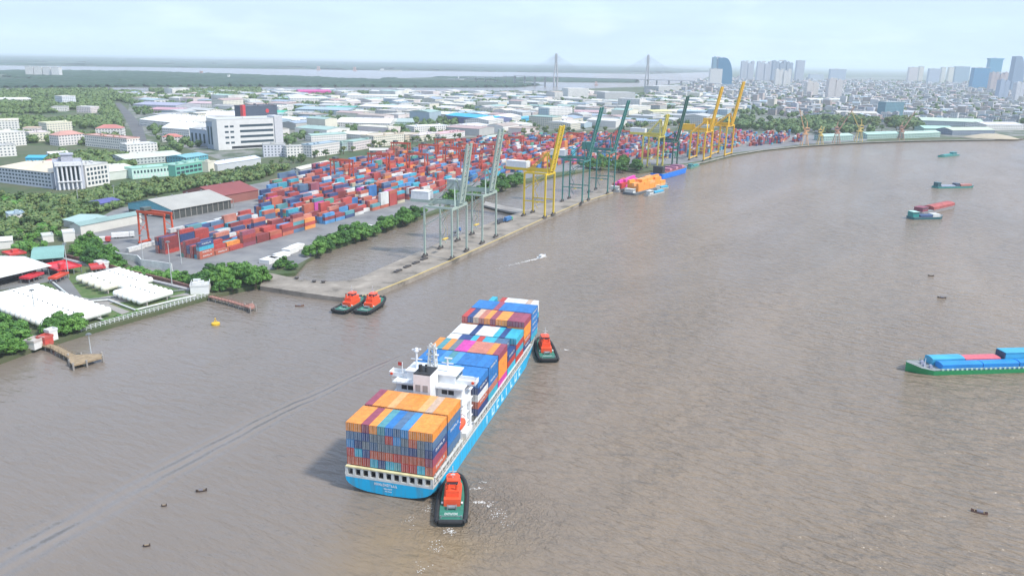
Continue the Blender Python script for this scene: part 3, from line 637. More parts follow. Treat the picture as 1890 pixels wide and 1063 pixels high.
# ------------------------------------------------------------------ tugs
TUGGREEN = mat('tug_deck_green', (.035, .20, .14), .7, var=.15, scale=.5)
def make_tug():
    t = empty('tugboat', (0, 0, 0), 0, '', 'tugboat')
    st = [(0, 4.1, 1.9, .95, -.5, 4), (.7, 4.9, 1.9, .95, -1.6, 5), (6, 5.1, 1.9, .95, -2, 7), (16, 5.1, 2.1, .95, -2, 7), (22, 4.7, 2.5, .88, -2, 6), (26, 3.9, 3.0, .75, -2, 5), (29, 2.5, 3.4, .6, -2, 4), (30.4, .8, 3.6, .4, -2, 4)]
    w = MB(); w.loft(hull_rings(st, 6), close=False); part('hull', w, mat('tug_hull_black', (.012, .025, .026), .6), t)
    w = MB(); pts = [(a[1], a[0], a[2]) for a in st]; pts = [(-x, y, z) for x, y, z in reversed(pts)] + pts
    for a, c in zip(pts, pts[1:]):
        w.cyl((a[0], a[1], a[2] + .1), (c[0], c[1], c[2] + .1), .85, 8)
    w.cyl((-4.1, -.1, 2.0), (4.1, -.1, 2.0), .8, 8)
    part('fender', w, BLACK, t)
    for sg in (-1, 1):
        for y in (3, 6.2, 9.4, 12.6, 15.8, 19):
            w = MB(); n = 12
            rg = []
            for k in range(n + 1):
                a = 2 * math.pi * k / n; c = Vector((0, math.cos(a) * .75, math.sin(a) * .75)); ring = []
                for j in range(6):
                    b = 2 * math.pi * j / 6; r = .75 + .28 * math.cos(b); ring.append((sg * 5.5 + .28 * math.sin(b), y + math.cos(a) * r, 1.0 + math.sin(a) * r))
                rg.append(ring)
            w.loft(rg, cap=(False, False)); part('tyre', w, BLACK, t)
    w = MB(); dk = [(max(a[1] - .9, .2), a[0] + (.9 if i == 0 else 0), a[2] + .16) for i, a in enumerate(st[:-1])]
    for a, c in zip(dk, dk[1:]): w.quad((-a[0], a[1], a[2]), (a[0], a[1], a[2]), (c[0], c[1], c[2]), (-c[0], c[1], c[2]))
    part('deck', w, TUGGREEN, t)
    w = MB()
    for x in range(9):                                   # white deck marking, unreadable in the photo
        x0 = -2.35 + x * .52; w.box(x0, 4.2, 2.08, x0 + .14, 5.6, 2.13)
        if x % 2 == 0: w.box(x0 + .14, 4.2, 2.08, x0 + .4, 4.5, 2.13)
        if x % 3 != 1: w.box(x0 + .14, 5.3, 2.08, x0 + .4, 5.6, 2.13)
        if x % 3 == 1: w.box(x0 + .14, 4.8, 2.08, x0 + .4, 5.1, 2.13)
    part('deck_marking', w, OFFWHITE, t)
    w = MB(); w.prism([(-2.9, 9.8), (2.9, 9.8), (3.1, 21), (2.0, 23.6), (-2.0, 23.6), (-3.1, 21)], 2.1, 4.9); w.prism([(-2.3, 11.6), (2.3, 11.6), (2.6, 20.6), (1.6, 22.6), (-1.6, 22.6), (-2.6, 20.6)], 4.9, 7.3)
    dh = part('deckhouse', w, ORANGE_RED, t)
    w = MB(); w.prism([(-1.9, 14.8), (1.9, 14.8), (2.3, 18.6), (1.4, 20.2), (-1.4, 20.2), (-2.3, 18.6)], 7.3, 8.1); w.prism([(-2.0, 14.6), (2.0, 14.6), (2.5, 18.7), (1.5, 20.5), (-1.5, 20.5), (-2.5, 18.7)], 9.3, 9.7)
    wh = part('wheelhouse', w, ORANGE_RED, t)
    w = MB(); w.prism([(-1.85, 14.85), (1.85, 14.85), (2.25, 18.55), (1.35, 20.1), (-1.35, 20.1), (-2.25, 18.55)], 8.1, 9.3); part('windows', w, GLASS, wh)
    for sg in (-1, 1):
        w = MB(); w.cyl((sg * 1.5, 12.6, 7.2), (sg * 1.5, 12.4, 9.6), .55, 10); w.cyl((sg * 1.5, 12.4, 9.6), (sg * 1.5, 12.35, 10.1), .4, 10, mi=1)
        part('funnel', w, [ORANGE_RED, DARK], t)
    w = MB(); w.beam((0, 17, 9.7), (0, 16.6, 14.6), .28); w.beam((-1.3, 16.8, 12.4), (1.3, 16.8, 12.4), .18); w.box(-.8, 16.4, 11, .8, 16.8, 11.3); part('mast', w, OFFWHITE, t)
    w = MB(); w.cyl((-1.2, 8.1, 2.9), (1.2, 8.1, 2.9), .75, 12); w.box(-1.7, 7.3, 2.1, -1.3, 9, 3.4); w.box(1.3, 7.3, 2.1, 1.7, 9, 3.4); part('winch', w, STEEL, t)
    w = MB(); w.box(-1.2, 25, 2.9, 1.2, 26.6, 4.0); part('bow_bitt', w, STEEL, t)
    w = MB()
    for x, y in ((-3.6, 2.2), (3.6, 2.2)): w.cyl((x, y, 2), (x, y, 3.1), .3, 8)
    w.beam((-3.6, 2.2, 2.9), (3.6, 2.2, 2.9), .2); part('towing_rail', w, STEEL, t)
    for x, y in ((-3.5, 10.8), (3.5, 10.8)):
        w = MB(); w.cyl((x - .3, y, 3), (x + .3, y, 3), .45, 10); part('liferaft', w, WHITE, t)
    return t
tug = make_tug(); gT = 'harbour tugs'
def heading(p, q): return -math.atan2(q[0] - p[0], q[1] - p[1])
tug.scale = (.82, .80, .80); tug.location = (-16.0, 196.2, 0); tug.rotation_euler.z = R(1.5); tug['group'] = gT
tug['label'] = 'orange and green tug pressed against the cyan stern quarter of the container ship'
dup(tug, (16.6, 323.5, 0), R(6), 'orange and green tug alongside the starboard bow of the container ship')
dup(tug, (-88.5, 386.6, 0), R(-21), 'left one of two orange tugs moored together off the tip of the finger quay')
dup(tug, (-76.8, 385.8, 0), R(-18), 'right one of two orange tugs moored together off the tip of the finger quay')

# ------------------------------------------------------------------ barges and boats
def hull_simple(t, Lh, W, zr, bowlen, mt, sheer=1.0, name='hull'):
    st = [(0, W * .42, zr + .3, .95, -1, 4), (1.5, W * .5, zr, .95, -1.5, 6), (Lh * .5, W * .5, zr, .97, -1.5, 8), (Lh - bowlen, W * .5, zr + .1, .95, -1.5, 7), (Lh - bowlen * .45, W * .38, zr + .5 * sheer, .7, -1.5, 5), (Lh - bowlen * .12, W * .16, zr + sheer, .4, -1.5, 4), (Lh, .25, zr + sheer * 1.1, .3, -.8, 4)]
    w = MB(); w.loft(hull_rings(st, 6), close=False); h = part(name, w, mt, t)
    w = MB(); d = [(max(a[1] - .2, .1), a[0], a[2] + .02) for a in st]
    for a, c in zip(d, d[1:]): w.quad((-a[0], a[1], a[2]), (a[0], a[1], a[2]), (c[0], c[1], c[2]), (-c[0], c[1], c[2]))
    part('deck', w, mat('worn_deck', (.25, .27, .27), .8, var=.2, scale=.3), t)
    return st
GREENHULL = mat('green_hull', (.02, .28, .10), .45, var=.08, scale=.1)
# long green river barge at the right edge, bow to the left
p = Vector((170.5, 322.0, 0)); a_ = R(97)        # rotation so local +y (bow) points left
t = empty('river_barge', (p.x + 68 * math.sin(a_) , p.y - 68 * math.cos(a_) , 0), a_, 'long green hulled barge with blue covered holds at the right edge of the river', 'barge')
hull_simple(t, 68, 13, 2.0, 9, GREENHULL, 1.8)
w = MB()
for sg in (-1, 1):
    for k in range(24): y = 4 + k * 2.2; w.box(sg * 6.35 - .12, y, 2.0, sg * 6.35 + .12, y + .9, 2.7)
    w.box(sg * 6.2 - .06, 2, 2.7, sg * 6.2 + .06, 58, 2.85)
part('side_rail', w, mat('pale_green_rail', (.45, .62, .52), .6), t)
BLUEC = mat('sky_blue_cover', (.01, .23, .62), .5, var=.1, scale=.15); BLUEP = mat('pale_blue_cover', (.05, .36, .56), .55, var=.12, scale=.15)
def tarp(w, x0, x1, y0, y1, z0, z1, crown=.5):
    n = 5; rings = []
    xs = [x0 + (x1 - x0) * k / n for k in range(n + 1)]
    prof = [(x0, z0)] + [(x, z1 + crown * (1 - (2 * (x - x0) / (x1 - x0) - 1) ** 2)) for x in xs] + [(x1, z0)]
    w.loft([[(x, y0, z) for x, z in prof], [(x, y1, z) for x, z in prof]])
w = MB(); tarp(w, -5.6, -.6, 2, 19, 2.02, 4.4); tarp(w, -5.6, -.6, 19.4, 36, 2.02, 4.3); tarp(w, -5.6, -.6, 36.4, 55, 2.02, 4.3)
part('cargo_cover', w, BLUEC, t)
w = MB(); tarp(w, -.2, 5.4, 41, 56, 2.02, 4.9); part('cargo_cover', w, BLUEP, t)
w = MB(); tarp(w, -.2, 5.2, 24, 40.6, 2.02, 4.6, .3); part('cargo_cover', w, mat('faded_red_cover', (.62, .13, .16), .6), t)
w = MB(); w.box(-.2, 2, 2.02, 5.6, 22, 6.8); w.box(-.4, 1.8, 6.8, 5.8, 22.2, 7.0); part('aft_house', w, BLUEP, t)
w = MB(); w.box(-.1, 22.02, 2.1, 5.5, 22.5, 6.7); part('house_front', w, mat('navy_front', (.03, .07, .15), .5), t)
w = MB()
for x, y, h in ((1.2, 60, 1.4), (-1.5, 60.5, 1.1), (2.8, 58.5, .9), (-3, 58.6, 1.2)): w.cyl((x - .5, y, 2.6 + h * .4), (x + .5, y, 2.6 + h * .4), h * .5, 10); w.box(x - .7, y - .7, 2.2, x + .7, y + .7, 2.6)
part('windlass', w, mat('worn_lilac_grey', (.35, .36, .45), .6), t)
w = MB(); w.cyl((-2.4, 61, 2.4), (-2.4, 61, 6.4), .14, 6); part('bow_mast', w, WHITE, t)
# distant vessels
def vessel(px0, py0, px1, py1, W, hullc, label, cat, extras, zr=1.6, name='cargo_boat'):
    """stern at px0, bow at px1 (waterline points)"""
    a = G(px0, py0, 0); b = G(px1, py1, 0); Lh = (b - a).length
    t = empty(name, a, heading(a, b), label, cat); hull_simple(t, Lh, W, zr, Lh * .16, hullc, 1.2); extras(t, Lh, W, zr); return t
def cabin(t, y0, y1, W, z0, z1, m_, roof=None, name='wheelhouse'):
    w = MB(); w.box(-W / 2, y0, z0, W / 2, y1, z1); c = part(name, w, m_, t)
    w = MB(); w.box(-W / 2 - .3, y0 - .3, z1, W / 2 + .3, y1 + .3, z1 + .25); part('roof', w, roof or m_, t)
    w = MB(); w.box(-W / 2 - .04, y0 + .4, z1 - 1.3, W / 2 + .04, y1 - .4, z1 - .5); part('windows', w, GLASS, c)
TEALH = mat('teal_hull', (.02, .26, .24), .5); DKTEAL = mat('dark_teal_hull', (.03, .13, .15), .5)
def ex1(t, L_, W, z):
    cabin(t, L_ * .12, L_ * .32, W * .6, z, z + 3.4, mat('teal_house', (.04, .25, .26), .5)); w = MB(); tarp(w, -W*.36, W*.36, L_*.36, L_*.8, z+.02, z+1.1); part('cargo_cover', w, TEALH, t)
vessel(1766, 286.5, 1732, 290.5, 9, TEALH, 'small teal cargo boat nearest the far bank at upper right', 'boat', ex1)
def ex2(t, L_, W, z):
    cabin(t, L_ * .03, L_ * .11, W * .7, z, z + 4.2, DKTEAL); w = MB(); w.box(-W*.3, L_*.5, z, W*.3, L_*.6, z+3.2); part('deckhouse', w, mat('slate_house', (.06, .09, .14), .5), t)
    w = MB(); tarp(w, -W*.38, W*.38, L_*.62, L_*.9, z+.02, z+1.8); part('cargo_cover', w, mat('salmon_cover', (.40, .17, .14), .6), t)
    w = MB(); tarp(w, -W*.38, W*.38, L_*.13, L_*.48, z+.02, z+.9); part('cargo_cover', w, mat('grey_blue_cover', (.30, .34, .42), .6), t)
vessel(1724, 347, 1796, 345.5, 9.5, TEALH, 'long narrow teal barge with a salmon hatch, middle of three vessels at upper right', 'barge', ex2)
def ex3(t, L_, W, z):
    w = MB(); tarp(w, -W*.4, W*.4, L_*.32, L_*.9, z+.02, z+2.4, 1.2); part('cargo', w, mat('red_cargo', (.42, .10, .09), .7, var=.2, scale=.2), t)
    cabin(t, L_*.05, L_*.2, W*.6, z, z+3.6, mat('maroon_house', (.25, .06, .09), .6))
vessel(1690, 396, 1757, 381, 13, mat('grey_hull', (.30, .28, .28), .6), 'grey barge heaped with red cargo, lashed behind a green boat', 'barge', ex3, 2.2)
def ex4(t, L_, W, z):
    cabin(t, L_*.02, L_*.2, W*.75, z, z+4.4, TEALH, mat('pale_mint_roof', (.45, .66, .58), .6)); w = MB(); tarp(w, -W*.4, W*.4, L_*.25, L_*.62, z+.02, z+1.5); part('cargo_cover', w, mat('navy_cover', (.04, .08, .18), .6), t)
    w = MB(); w.box(-W*.35, L_*.64, z, W*.35, L_*.86, z+2.4); part('hatch_house', w, OFFWHITE, t)
vessel(1678, 404, 1738, 403, 10, DKTEAL, 'dark green boat with mint cabin roof lashed beside the barge of red cargo', 'boat', ex4, 1.9)
# pink and orange laden barges, and the blue ship by the quays
def exc(cols):
    def f(t, L_, W, z):
        w = MB(); w.box(-W*.42, L_*.08, z, W*.42, L_*.9, z+.7); part('coaming', w, STEEL, t)
        cabin(t, L_*.0+.5, L_*.07, W*.6, z, z+3.5, OFFWHITE)
    return f
def laden(px0, py0, px1, py1, W, hc, label, cols, tiers, cat='barge'):
    t = vessel(px0, py0, px1, py1, W, hc, label, cat, exc(cols), 2.0)
    Lh = (G(px1, py1, 0) - G(px0, py0, 0)).length; M_ = Matrix.Translation(t.location) @ Matrix.Rotation(t.rotation_euler.z, 4, 'Z')
    n = int(Lh * .78 / 12.5); nc = max(2, int(W * .84 / 2.5)); short = cols[0]
    big = MB(); ml = [mat('barge_box_' + c_, CC[c_], .55) for c_ in dict.fromkeys(cols)]; ks = list(dict.fromkeys(cols))
    for i in range(n):
        for c in range(nc):
            hh = max(1, tiers - (1 if rnd.random() < .35 else 0) - (1 if i in (0, n - 1) and rnd.random() < .5 else 0))
            for k in range(hh):
                x_ = (c - (nc - 1) / 2) * 2.48; y_ = Lh * .1 + 6.2 + i * 12.5 + rnd.uniform(-.3, .3); z_ = 2.72 + k * 2.62
                big.hexa([Vector((x_ + sx * 1.2, y_ + sy * 6.05, z_ + dz)) for dz in (0, 2.58) for sx, sy in ((-1, -1), (1, -1), (1, 1), (-1, 1))], ks.index(rnd.choice(cols)))
    part('container_cargo', big, ml, t)['kind'] = 'stuff'
    return t
laden(1133, 355, 1180, 337, 13, mat('white_hull', (.5, .52, .52), .5), 'barge loaded with pink and magenta containers off the end of the finger quay', [MG, MG, RD, MG], 3)
laden(1160, 360, 1228, 342, 15, mat('slate_hull', (.12, .14, .16), .6), 'barge loaded with orange containers beside the pink one', [O, O, O, PO], 4)
def ex5(t, L_, W, z):
    cabin(t, L_*.1, L_*.3, W*.7, z, z+3, OFFWHITE); w = MB(); tarp(w, -W*.4, W*.4, L_*.38, L_*.85, z+.02, z+1.3); part('cargo_cover', w, BLUEP, t)
vessel(1192, 362, 1226, 354, 6, mat('grey_hull2', (.45, .45, .44), .5), 'small grey white boat tied outside the barge of orange containers', 'boat', ex5, 1.3)
vessel(1206, 350.5, 1234, 346.5, 5, mat('pale_hull', (.42, .46, .44), .5), 'smaller pale boat farthest right beside the barge of orange containers', 'boat', ex5, 1.2)
def ex6(t, L_, W, z):
    cabin(t, L_*.03, L_*.12, W*.7, z, z+7.5, mat('black_house', (.03, .035, .04), .5))
    w = MB(); w.box(-W*.4, L_*.16, z, W*.4, L_*.86, z+.9); part('coaming', w, mat('red_brown_hatch', (.28, .09, .08), .7), t)
    for k in range(5):
        w = MB(); y = L_*(.3+.11*k); w.box(-W*.35, y, z+.9, W*.35, y+L_*.09, z+3.4+(k % 2)); part('deck_cargo', w, mat('purple_cargo', (.22, .08, .16), .7) if k % 2 else mat('pinkish_cargo', (.5, .22, .3), .7), t)
vessel(1211, 331, 1262, 316.5, 16, mat('royal_blue_hull', (.01, .20, .75), .45), 'royal blue hulled ship with dark cargo berthed ahead of the orange barge', 'cargo ship', ex6, 6.2, 'cargo_ship')
vessel(1270, 312, 1289, 305.5, 7, mat('green_boat_hull', (.10, .28, .2), .5), 'small green boat with pale cabin beyond the blue ship bow', 'boat', ex1, 1.5)
# sampans and small craft
def sampan(px, py, ang, Ls, label, cabin_=True, col=None):
    p = G(px, py, 0); t = empty('sampan', p, R(ang), label, 'small boat')
    w = MB(); st = [(-Ls/2, Ls*.07, .75, .8, -.2, 3), (-Ls*.3, Ls*.12, .5, .8, -.3, 3), (0, Ls*.14, .42, .8, -.3, 3), (Ls*.3, Ls*.11, .55, .8, -.3, 3), (Ls/2, Ls*.02, 1.0, .8, -.1, 3)]
    w.loft(hull_rings(st, 5), close=False); part('hull', w, col or mat('dark_wood', (.07, .05, .045), .8), t)
    w = MB()
    for k in range(5): y = -Ls*.3 + k * Ls*.14; w.box(-Ls*.11, y, .45, Ls*.11, y + .2, .52)
    part('thwarts', w, TIMBER, t)
    if cabin_:
        w = MB(); rg = []
        for y in (-Ls*.22, Ls*.14): rg.append([(Ls*.13*math.cos(math.pi*k/8), y, .45 + Ls*.13*math.sin(math.pi*k/8)) for k in range(9)])
        w.loft(rg); part('canopy', w, mat('faded_canopy', (.16, .15, .17), .8), t)
sampan(1807, 946, 62, 4.4, 'brown sampan with grey canopy alone at the lower right of the river', col=mat('red_brown_wood', (.22, .12, .09), .8))
sampan(1738, 550, 80, 4.6, 'dark sampan, the nearer of two above the long green barge')
sampan(1718, 509.5, 80, 3.6, 'dark sampan, the farther and smaller of two above the long green barge', False)
sampan(372, 906.5, -75, 3.2, 'dark low boat on the long wake left of the ship', True)
sampan(303, 934, -75, 1.5, 'tiny dark dinghy just below the low boat on the wake', False)
sampan(271, 1008, -75, 1.8, 'tiny dark dinghy near the bottom left of the river', False)
sampan(553, 565, -80, 4.6, 'brown wooden sampan between the tank farm pier and the moored tugs', True, mat('red_brown_wood', (.22, .12, .09), .8))
p = G(398, 599, 0); t = empty('buoy', p, 0, 'yellow mooring buoy floating off the tank farm shore', 'buoy'); YEL = mat('buoy_yellow', (.72, .45, .03), .5)
w = MB(); w.cyl((0, 0, -.4), (0, 0, .9), 2.0, 16); w.cyl((0, 0, .9), (0, 0, 1.3), 2.0, 16, 1.2); part('float', w, YEL, t)
w = MB()
for k in range(3): a = k * 2.1; w.beam((math.cos(a) * .9, math.sin(a) * .9, 1.3), (0, 0, 3.0), .16)
w.cyl((0, 0, 2.8), (0, 0, 3.3), .3, 8); part('top_frame', w, YEL, t)
a = G(960, 488, 0); b = G(1006, 473.5, 0); t = empty('speedboat', b - (b - a).normalized() * 8, heading(a, b), 'white speedboat with a bright wake off the finger quay', 'boat')
w = MB(); st = [(0, 1.3, 1.0, .85, -.3, 4), (4, 1.45, 1.0, .85, -.3, 4), (7, .9, 1.3, .6, -.3, 3), (8.6, .1, 1.5, .5, -.1, 3)]; w.loft(hull_rings(st, 5), close=False); part('hull', w, WHITE, t)
w = MB(); w.box(-1, 2.2, 1.0, 1, 5, 2.1); part('cabin', w, WHITE, t)
# foam: many small irregular flecks lying on the water
def foam(label, spots, seed):
    r = random.Random(seed); w = MB()
    for (x, y, sx, sy, ang, n, s) in spots:
        for _ in range(n):
            gx, gy = r.gauss(0, sx), r.gauss(0, sy); c, s_ = math.cos(ang), math.sin(ang); X = x + gx * c - gy * s_; Y = y + gx * s_ + gy * c
            q = s * r.uniform(.3, 1.3); a0 = r.uniform(0, 6.28); k = r.randint(5, 7); i = len(w.v); e_ = r.uniform(1, 2.4)
            for j in range(k):
                a = a0 + 6.283 * j / k; rr = q * r.uniform(.5, 1.1); dx, dy = rr * math.cos(a) * e_, rr * math.sin(a)
                w.v.append((X + dx * c - dy * s_, Y + dx * s_ + dy * c, .06 + r.uniform(0, .05)))
            w.f.append(tuple(range(i, i + k))); w.m.append(0)
    o = link('foam', w.mesh('foam', mat('sea_foam', (.66, .64, .60), .7, var=.05))); o['kind'] = 'stuff'; o['label'] = label
foam('white water churned beside and behind the tug at the ship stern', [(-8.3, 209.3, 1.6, .35, 0, 80, .16), (-5.8, 207.6, .8, .5, .5, 30, .14), (-16, 194, 1.0, .8, 0, 50, .17), (-3, 203, 1.6, 1.3, .6, 60, .13), (-9.5, 217, 1.8, .3, .2, 40, .13), (-8, 221, .6, .4, 0, 14, .14), (-19, 186, 1.1, 1.8, .3, 40, .12), (-22, 177, .8, 1.5, .2, 26, .12), (-23.5, 205.5, .8, 2.2, 0, 26, .13), (-1, 199, 1.2, 2.2, .2, 34, .10), (-28, 199, 1.2, 1.6, 0, 18, .1)], 3)
foam('small white splash beside the bow tug', [(25, 340, .7, .4, 0, 26, .2), (8, 331, .5, 3, .1, 20, .15)], 4)
sp_ = []
a = G(1003, 475, 0); b = G(890, 502, 0)
for k in range(26):
    t_ = k / 26; q = a.lerp(b, t_); sp_.append((q.x, q.y, 2.4, .35 + 1.1 * t_, math.atan2((b-a).y, (b-a).x), int(50 * (1 - t_) ** 2.2) + 2, .30 - .14 * t_))
foam('thin white wake trailing behind the speedboat', sp_, 5)
foam('pale streak of wake behind the teal boat at the far bank', [(G(1800, 285, 0).x, G(1800, 285, 0).y, 16, .5, R(-2), 50, .5)], 6)

# ------------------------------------------------------------------ ship to shore cranes
def sts_crane(px1, py1, px2, py2, ang, col, label, gauge=19, leg=32, boom=44, boomang=80, back=13, house='white', raised=True, lattice_=False, z0=2.6, aframe=14, bulk=1.0, housecol=None, group='quay cranes'):
    """px1/px2: feet of the two waterside legs; ang: outward (water side) heading is at right angles to the quay"""
    a = G(px1, py1, z0); b = G(px2, py2, z0); mid = (a + b) / 2; d = (b - a); W = d.length
    rz = math.atan2(d.y, d.x)                      # local +x along the quay (a -> b), local -y is towards the water
    t = empty('quay_crane', mid, rz, label, 'crane', group); hw = W / 2; m_ = mat('crane_' + col[0], col[1], .5, var=.1, scale=.08); g = .9 * bulk
    for x in (-hw, hw):
        for y in (0, gauge):
            w = MB(); w.beam((x, y, 1.4), (x, y, leg), g * 1.15, g * 1.25); lg = part('leg', w, m_, t)
            w = MB(); w.box(x - 3.4, y - .7, .05, x + 3.4, y + .7, 1.5); w.box(x - 2.0, y - .5, 1.5, x + 2.0, y + .5, 2.4); part('bogie', w, mat('bogie_dark', (.09, .08, .075), .7), lg)
    w = MB()
    for y in (0, gauge): w.beam((-hw, y, 2.9), (hw, y, 2.9), .9, 1.1) if lattice_ else None
    for y in (0, gauge): w.beam((-hw, y, leg - .8), (hw, y, leg - .8), 1.0, 1.6)
    for x in (-hw, hw):
        w.beam((x, 0, leg * .36), (x, gauge, leg * .36), .6, .8) if leg > 35 else None; w.beam((x, gauge, leg * .62), (x, 0, leg - 1), .45)
        w.beam((x, 0, leg - .2), (x, gauge, leg - .2), .9, 1.3)
    part('portal_frame', w, m_, t)
    gw = 3.2
    w = MB()
    for x in (-gw, gw): w.beam((x, -1.5, leg + 1.6), (x, gauge + back, leg + 1.6), .9 * bulk, 1.9 * bulk)
    n = int((gauge + back) / 4)
    for k in range(n + 1): y = -1 + k * (gauge + back) / n; w.beam((-gw, y, leg + 1.4), (gw, y, leg + 1.4), .4)
    part('girder', w, m_, t)
    w = MB(); ba = R(boomang) if raised else 0; dy, dz = -math.cos(ba), math.sin(ba); h0 = Vector((0, -1.6, leg + 1.8))
    for x in (-gw, gw):
        p0 = h0 + Vector((x, 0, 0)); w.beam(p0, p0 + Vector((0, dy, dz)) * boom, 1.15 * bulk, 2.3 * bulk)
    for k in range(int(boom / 4) + 1):
        q = h0 + Vector((0, dy, dz)) * (k * 4); w.beam(q + Vector((-gw, 0, 0)), q + Vector((gw, 0, 0)), .45)
        if k < int(boom / 4): q2 = h0 + Vector((0, dy, dz)) * (k * 4 + 4); w.beam(q + Vector((-gw, 0, 0)), q2 + Vector((gw, 0, 0)), .3)
    part('boom', w, m_, t)
    w = MB(); ap = Vector((0, 2.5, leg + 1.8 + aframe))
    for x in (-hw * .55, hw * .55): w.beam((x, 0, leg), (x * .3, ap.y, ap.z), .8 * bulk); w.beam((x, gauge, leg), (x * .3, ap.y, ap.z), .55 * bulk)
    w.beam((-hw * .17 - .5, ap.y, ap.z), (hw * .17 + .5, ap.y, ap.z), .8); part('a_frame', w, m_, t)
    w = MB()
    for x in (-gw * .6, gw * .6):
        w.beam((x, ap.y, ap.z), h0 + Vector((x, 0, 0)) + Vector((0, dy, dz)) * boom * .55, .22); w.beam((x, ap.y, ap.z), (x, gauge + back - 2, leg + 2.4), .25)
    part('stay', w, m_, t)
    hc = {'white': WHITE, 'grey': mat('house_grey', (.42, .46, .44), .6), None: m_}.get(house, m_)
    w = MB(); w.box(-3.6, gauge + 1, leg + 2.6, 3.6, gauge + back - .5, leg + 7.6); w.box(-3.8, gauge + .8, leg + 7.6, 3.8, gauge + back - .3, leg + 7.8); part('machinery_house', w, hc, t)
    w = MB(); w.box(-1.2, 3, leg - 2.8, 1.2, 6, leg - .2); cb = part('operator_cab', w, OFFWHITE, t)
    w = MB(); w.box(-1.1, 2.94, leg - 2.2, 1.1, 3.0, leg - .8); part('cab_window', w, GLASS, cb)
    w = MB()
    for k in range(6):
        z = 4 + k * (leg - 6) / 6; y0, y1 = (gauge - 1, gauge - 4) if k % 2 else (gauge - 4, gauge - 1); w.beam((hw + .9, y0, z), (hw + .9, y1, z + (leg - 6) / 6), .35)
    part('stairs', w, m_, t)
    w = MB(); zs = leg * .30; w.box(-3, 9, zs, 3, 11, zs + .6); w.beam((-2.6, 9.5, zs + .6), (-.6, 9.5, leg), .08); w.beam((2.6, 9.5, zs + .6), (.6, 9.5, leg), .08)
    part('spreader', w, mat('spreader_yellow', (.70, .48, .08), .6), t)
    return t
PG = ('pale_green', (.36, .44, .38)); GN2 = ('green', (.05, .22, .19)); YL = ('yellow', (.74, .52, .03)); YL2 = ('golden', (.85, .49, .015)); DG = ('dark_green', (.03, .12, .09)); PY = ('pale_yellow', (.66, .56, .10))
sts_crane(834, 479, 861, 464, 0, PG, 'pale grey green quay crane with white machinery house, nearest on the finger quay', leg=33, boom=38, boomang=82, back=14)
sts_crane(890, 450, 915, 438, 0, PG, 'pale grey green quay crane standing second along the finger quay, boom raised', leg=34, boom=43, boomang=81, house='grey')
sts_crane(1005, 403, 1021, 397, 0, YL, 'yellow quay crane with white house and raised boom midway along the finger quay', leg=36, boom=37, boomang=78, back=20, bulk=1.15)
sts_crane(1074, 375.5, 1086, 370, 0, GN2, 'dark green quay crane with white house, left of the two green ones', leg=38, boom=46, boomang=77, back=16)
sts_crane(1121, 358.5, 1133, 353, 0, GN2, 'dark green quay crane at the far end of the finger quay, beside the pink barge', leg=40, boom=48, boomang=76, back=12, house=None)
sts_crane(1212, 315.5, 1222, 312, 0, PY, 'pale yellow quay crane with pinkish white house behind the blue ship', leg=40, boom=24, boomang=80, back=20, z0=2.2, aframe=17, bulk=1.5)
sts_crane(1240, 307.5, 1249, 304.5, 0, DG, 'dark green quay crane with slender raised boom behind the blue ship', leg=30, boom=54, boomang=80, back=10, z0=2.2, house=None, aframe=8, bulk=1.4)
sts_crane(1298, 298, 1311, 293, 0, YL2, 'big golden yellow quay crane with raised boom, left one of the tall pair', leg=38, boom=56, boomang=79, back=22, z0=2.2, house=None, lattice_=True, bulk=1.75)
sts_crane(1337, 290, 1350, 285.5, 0, YL2, 'big golden yellow quay crane with raised boom, right one of the tall pair', leg=42, boom=58, boomang=79, back=20, z0=2.2, house=None, lattice_=True, bulk=1.75)
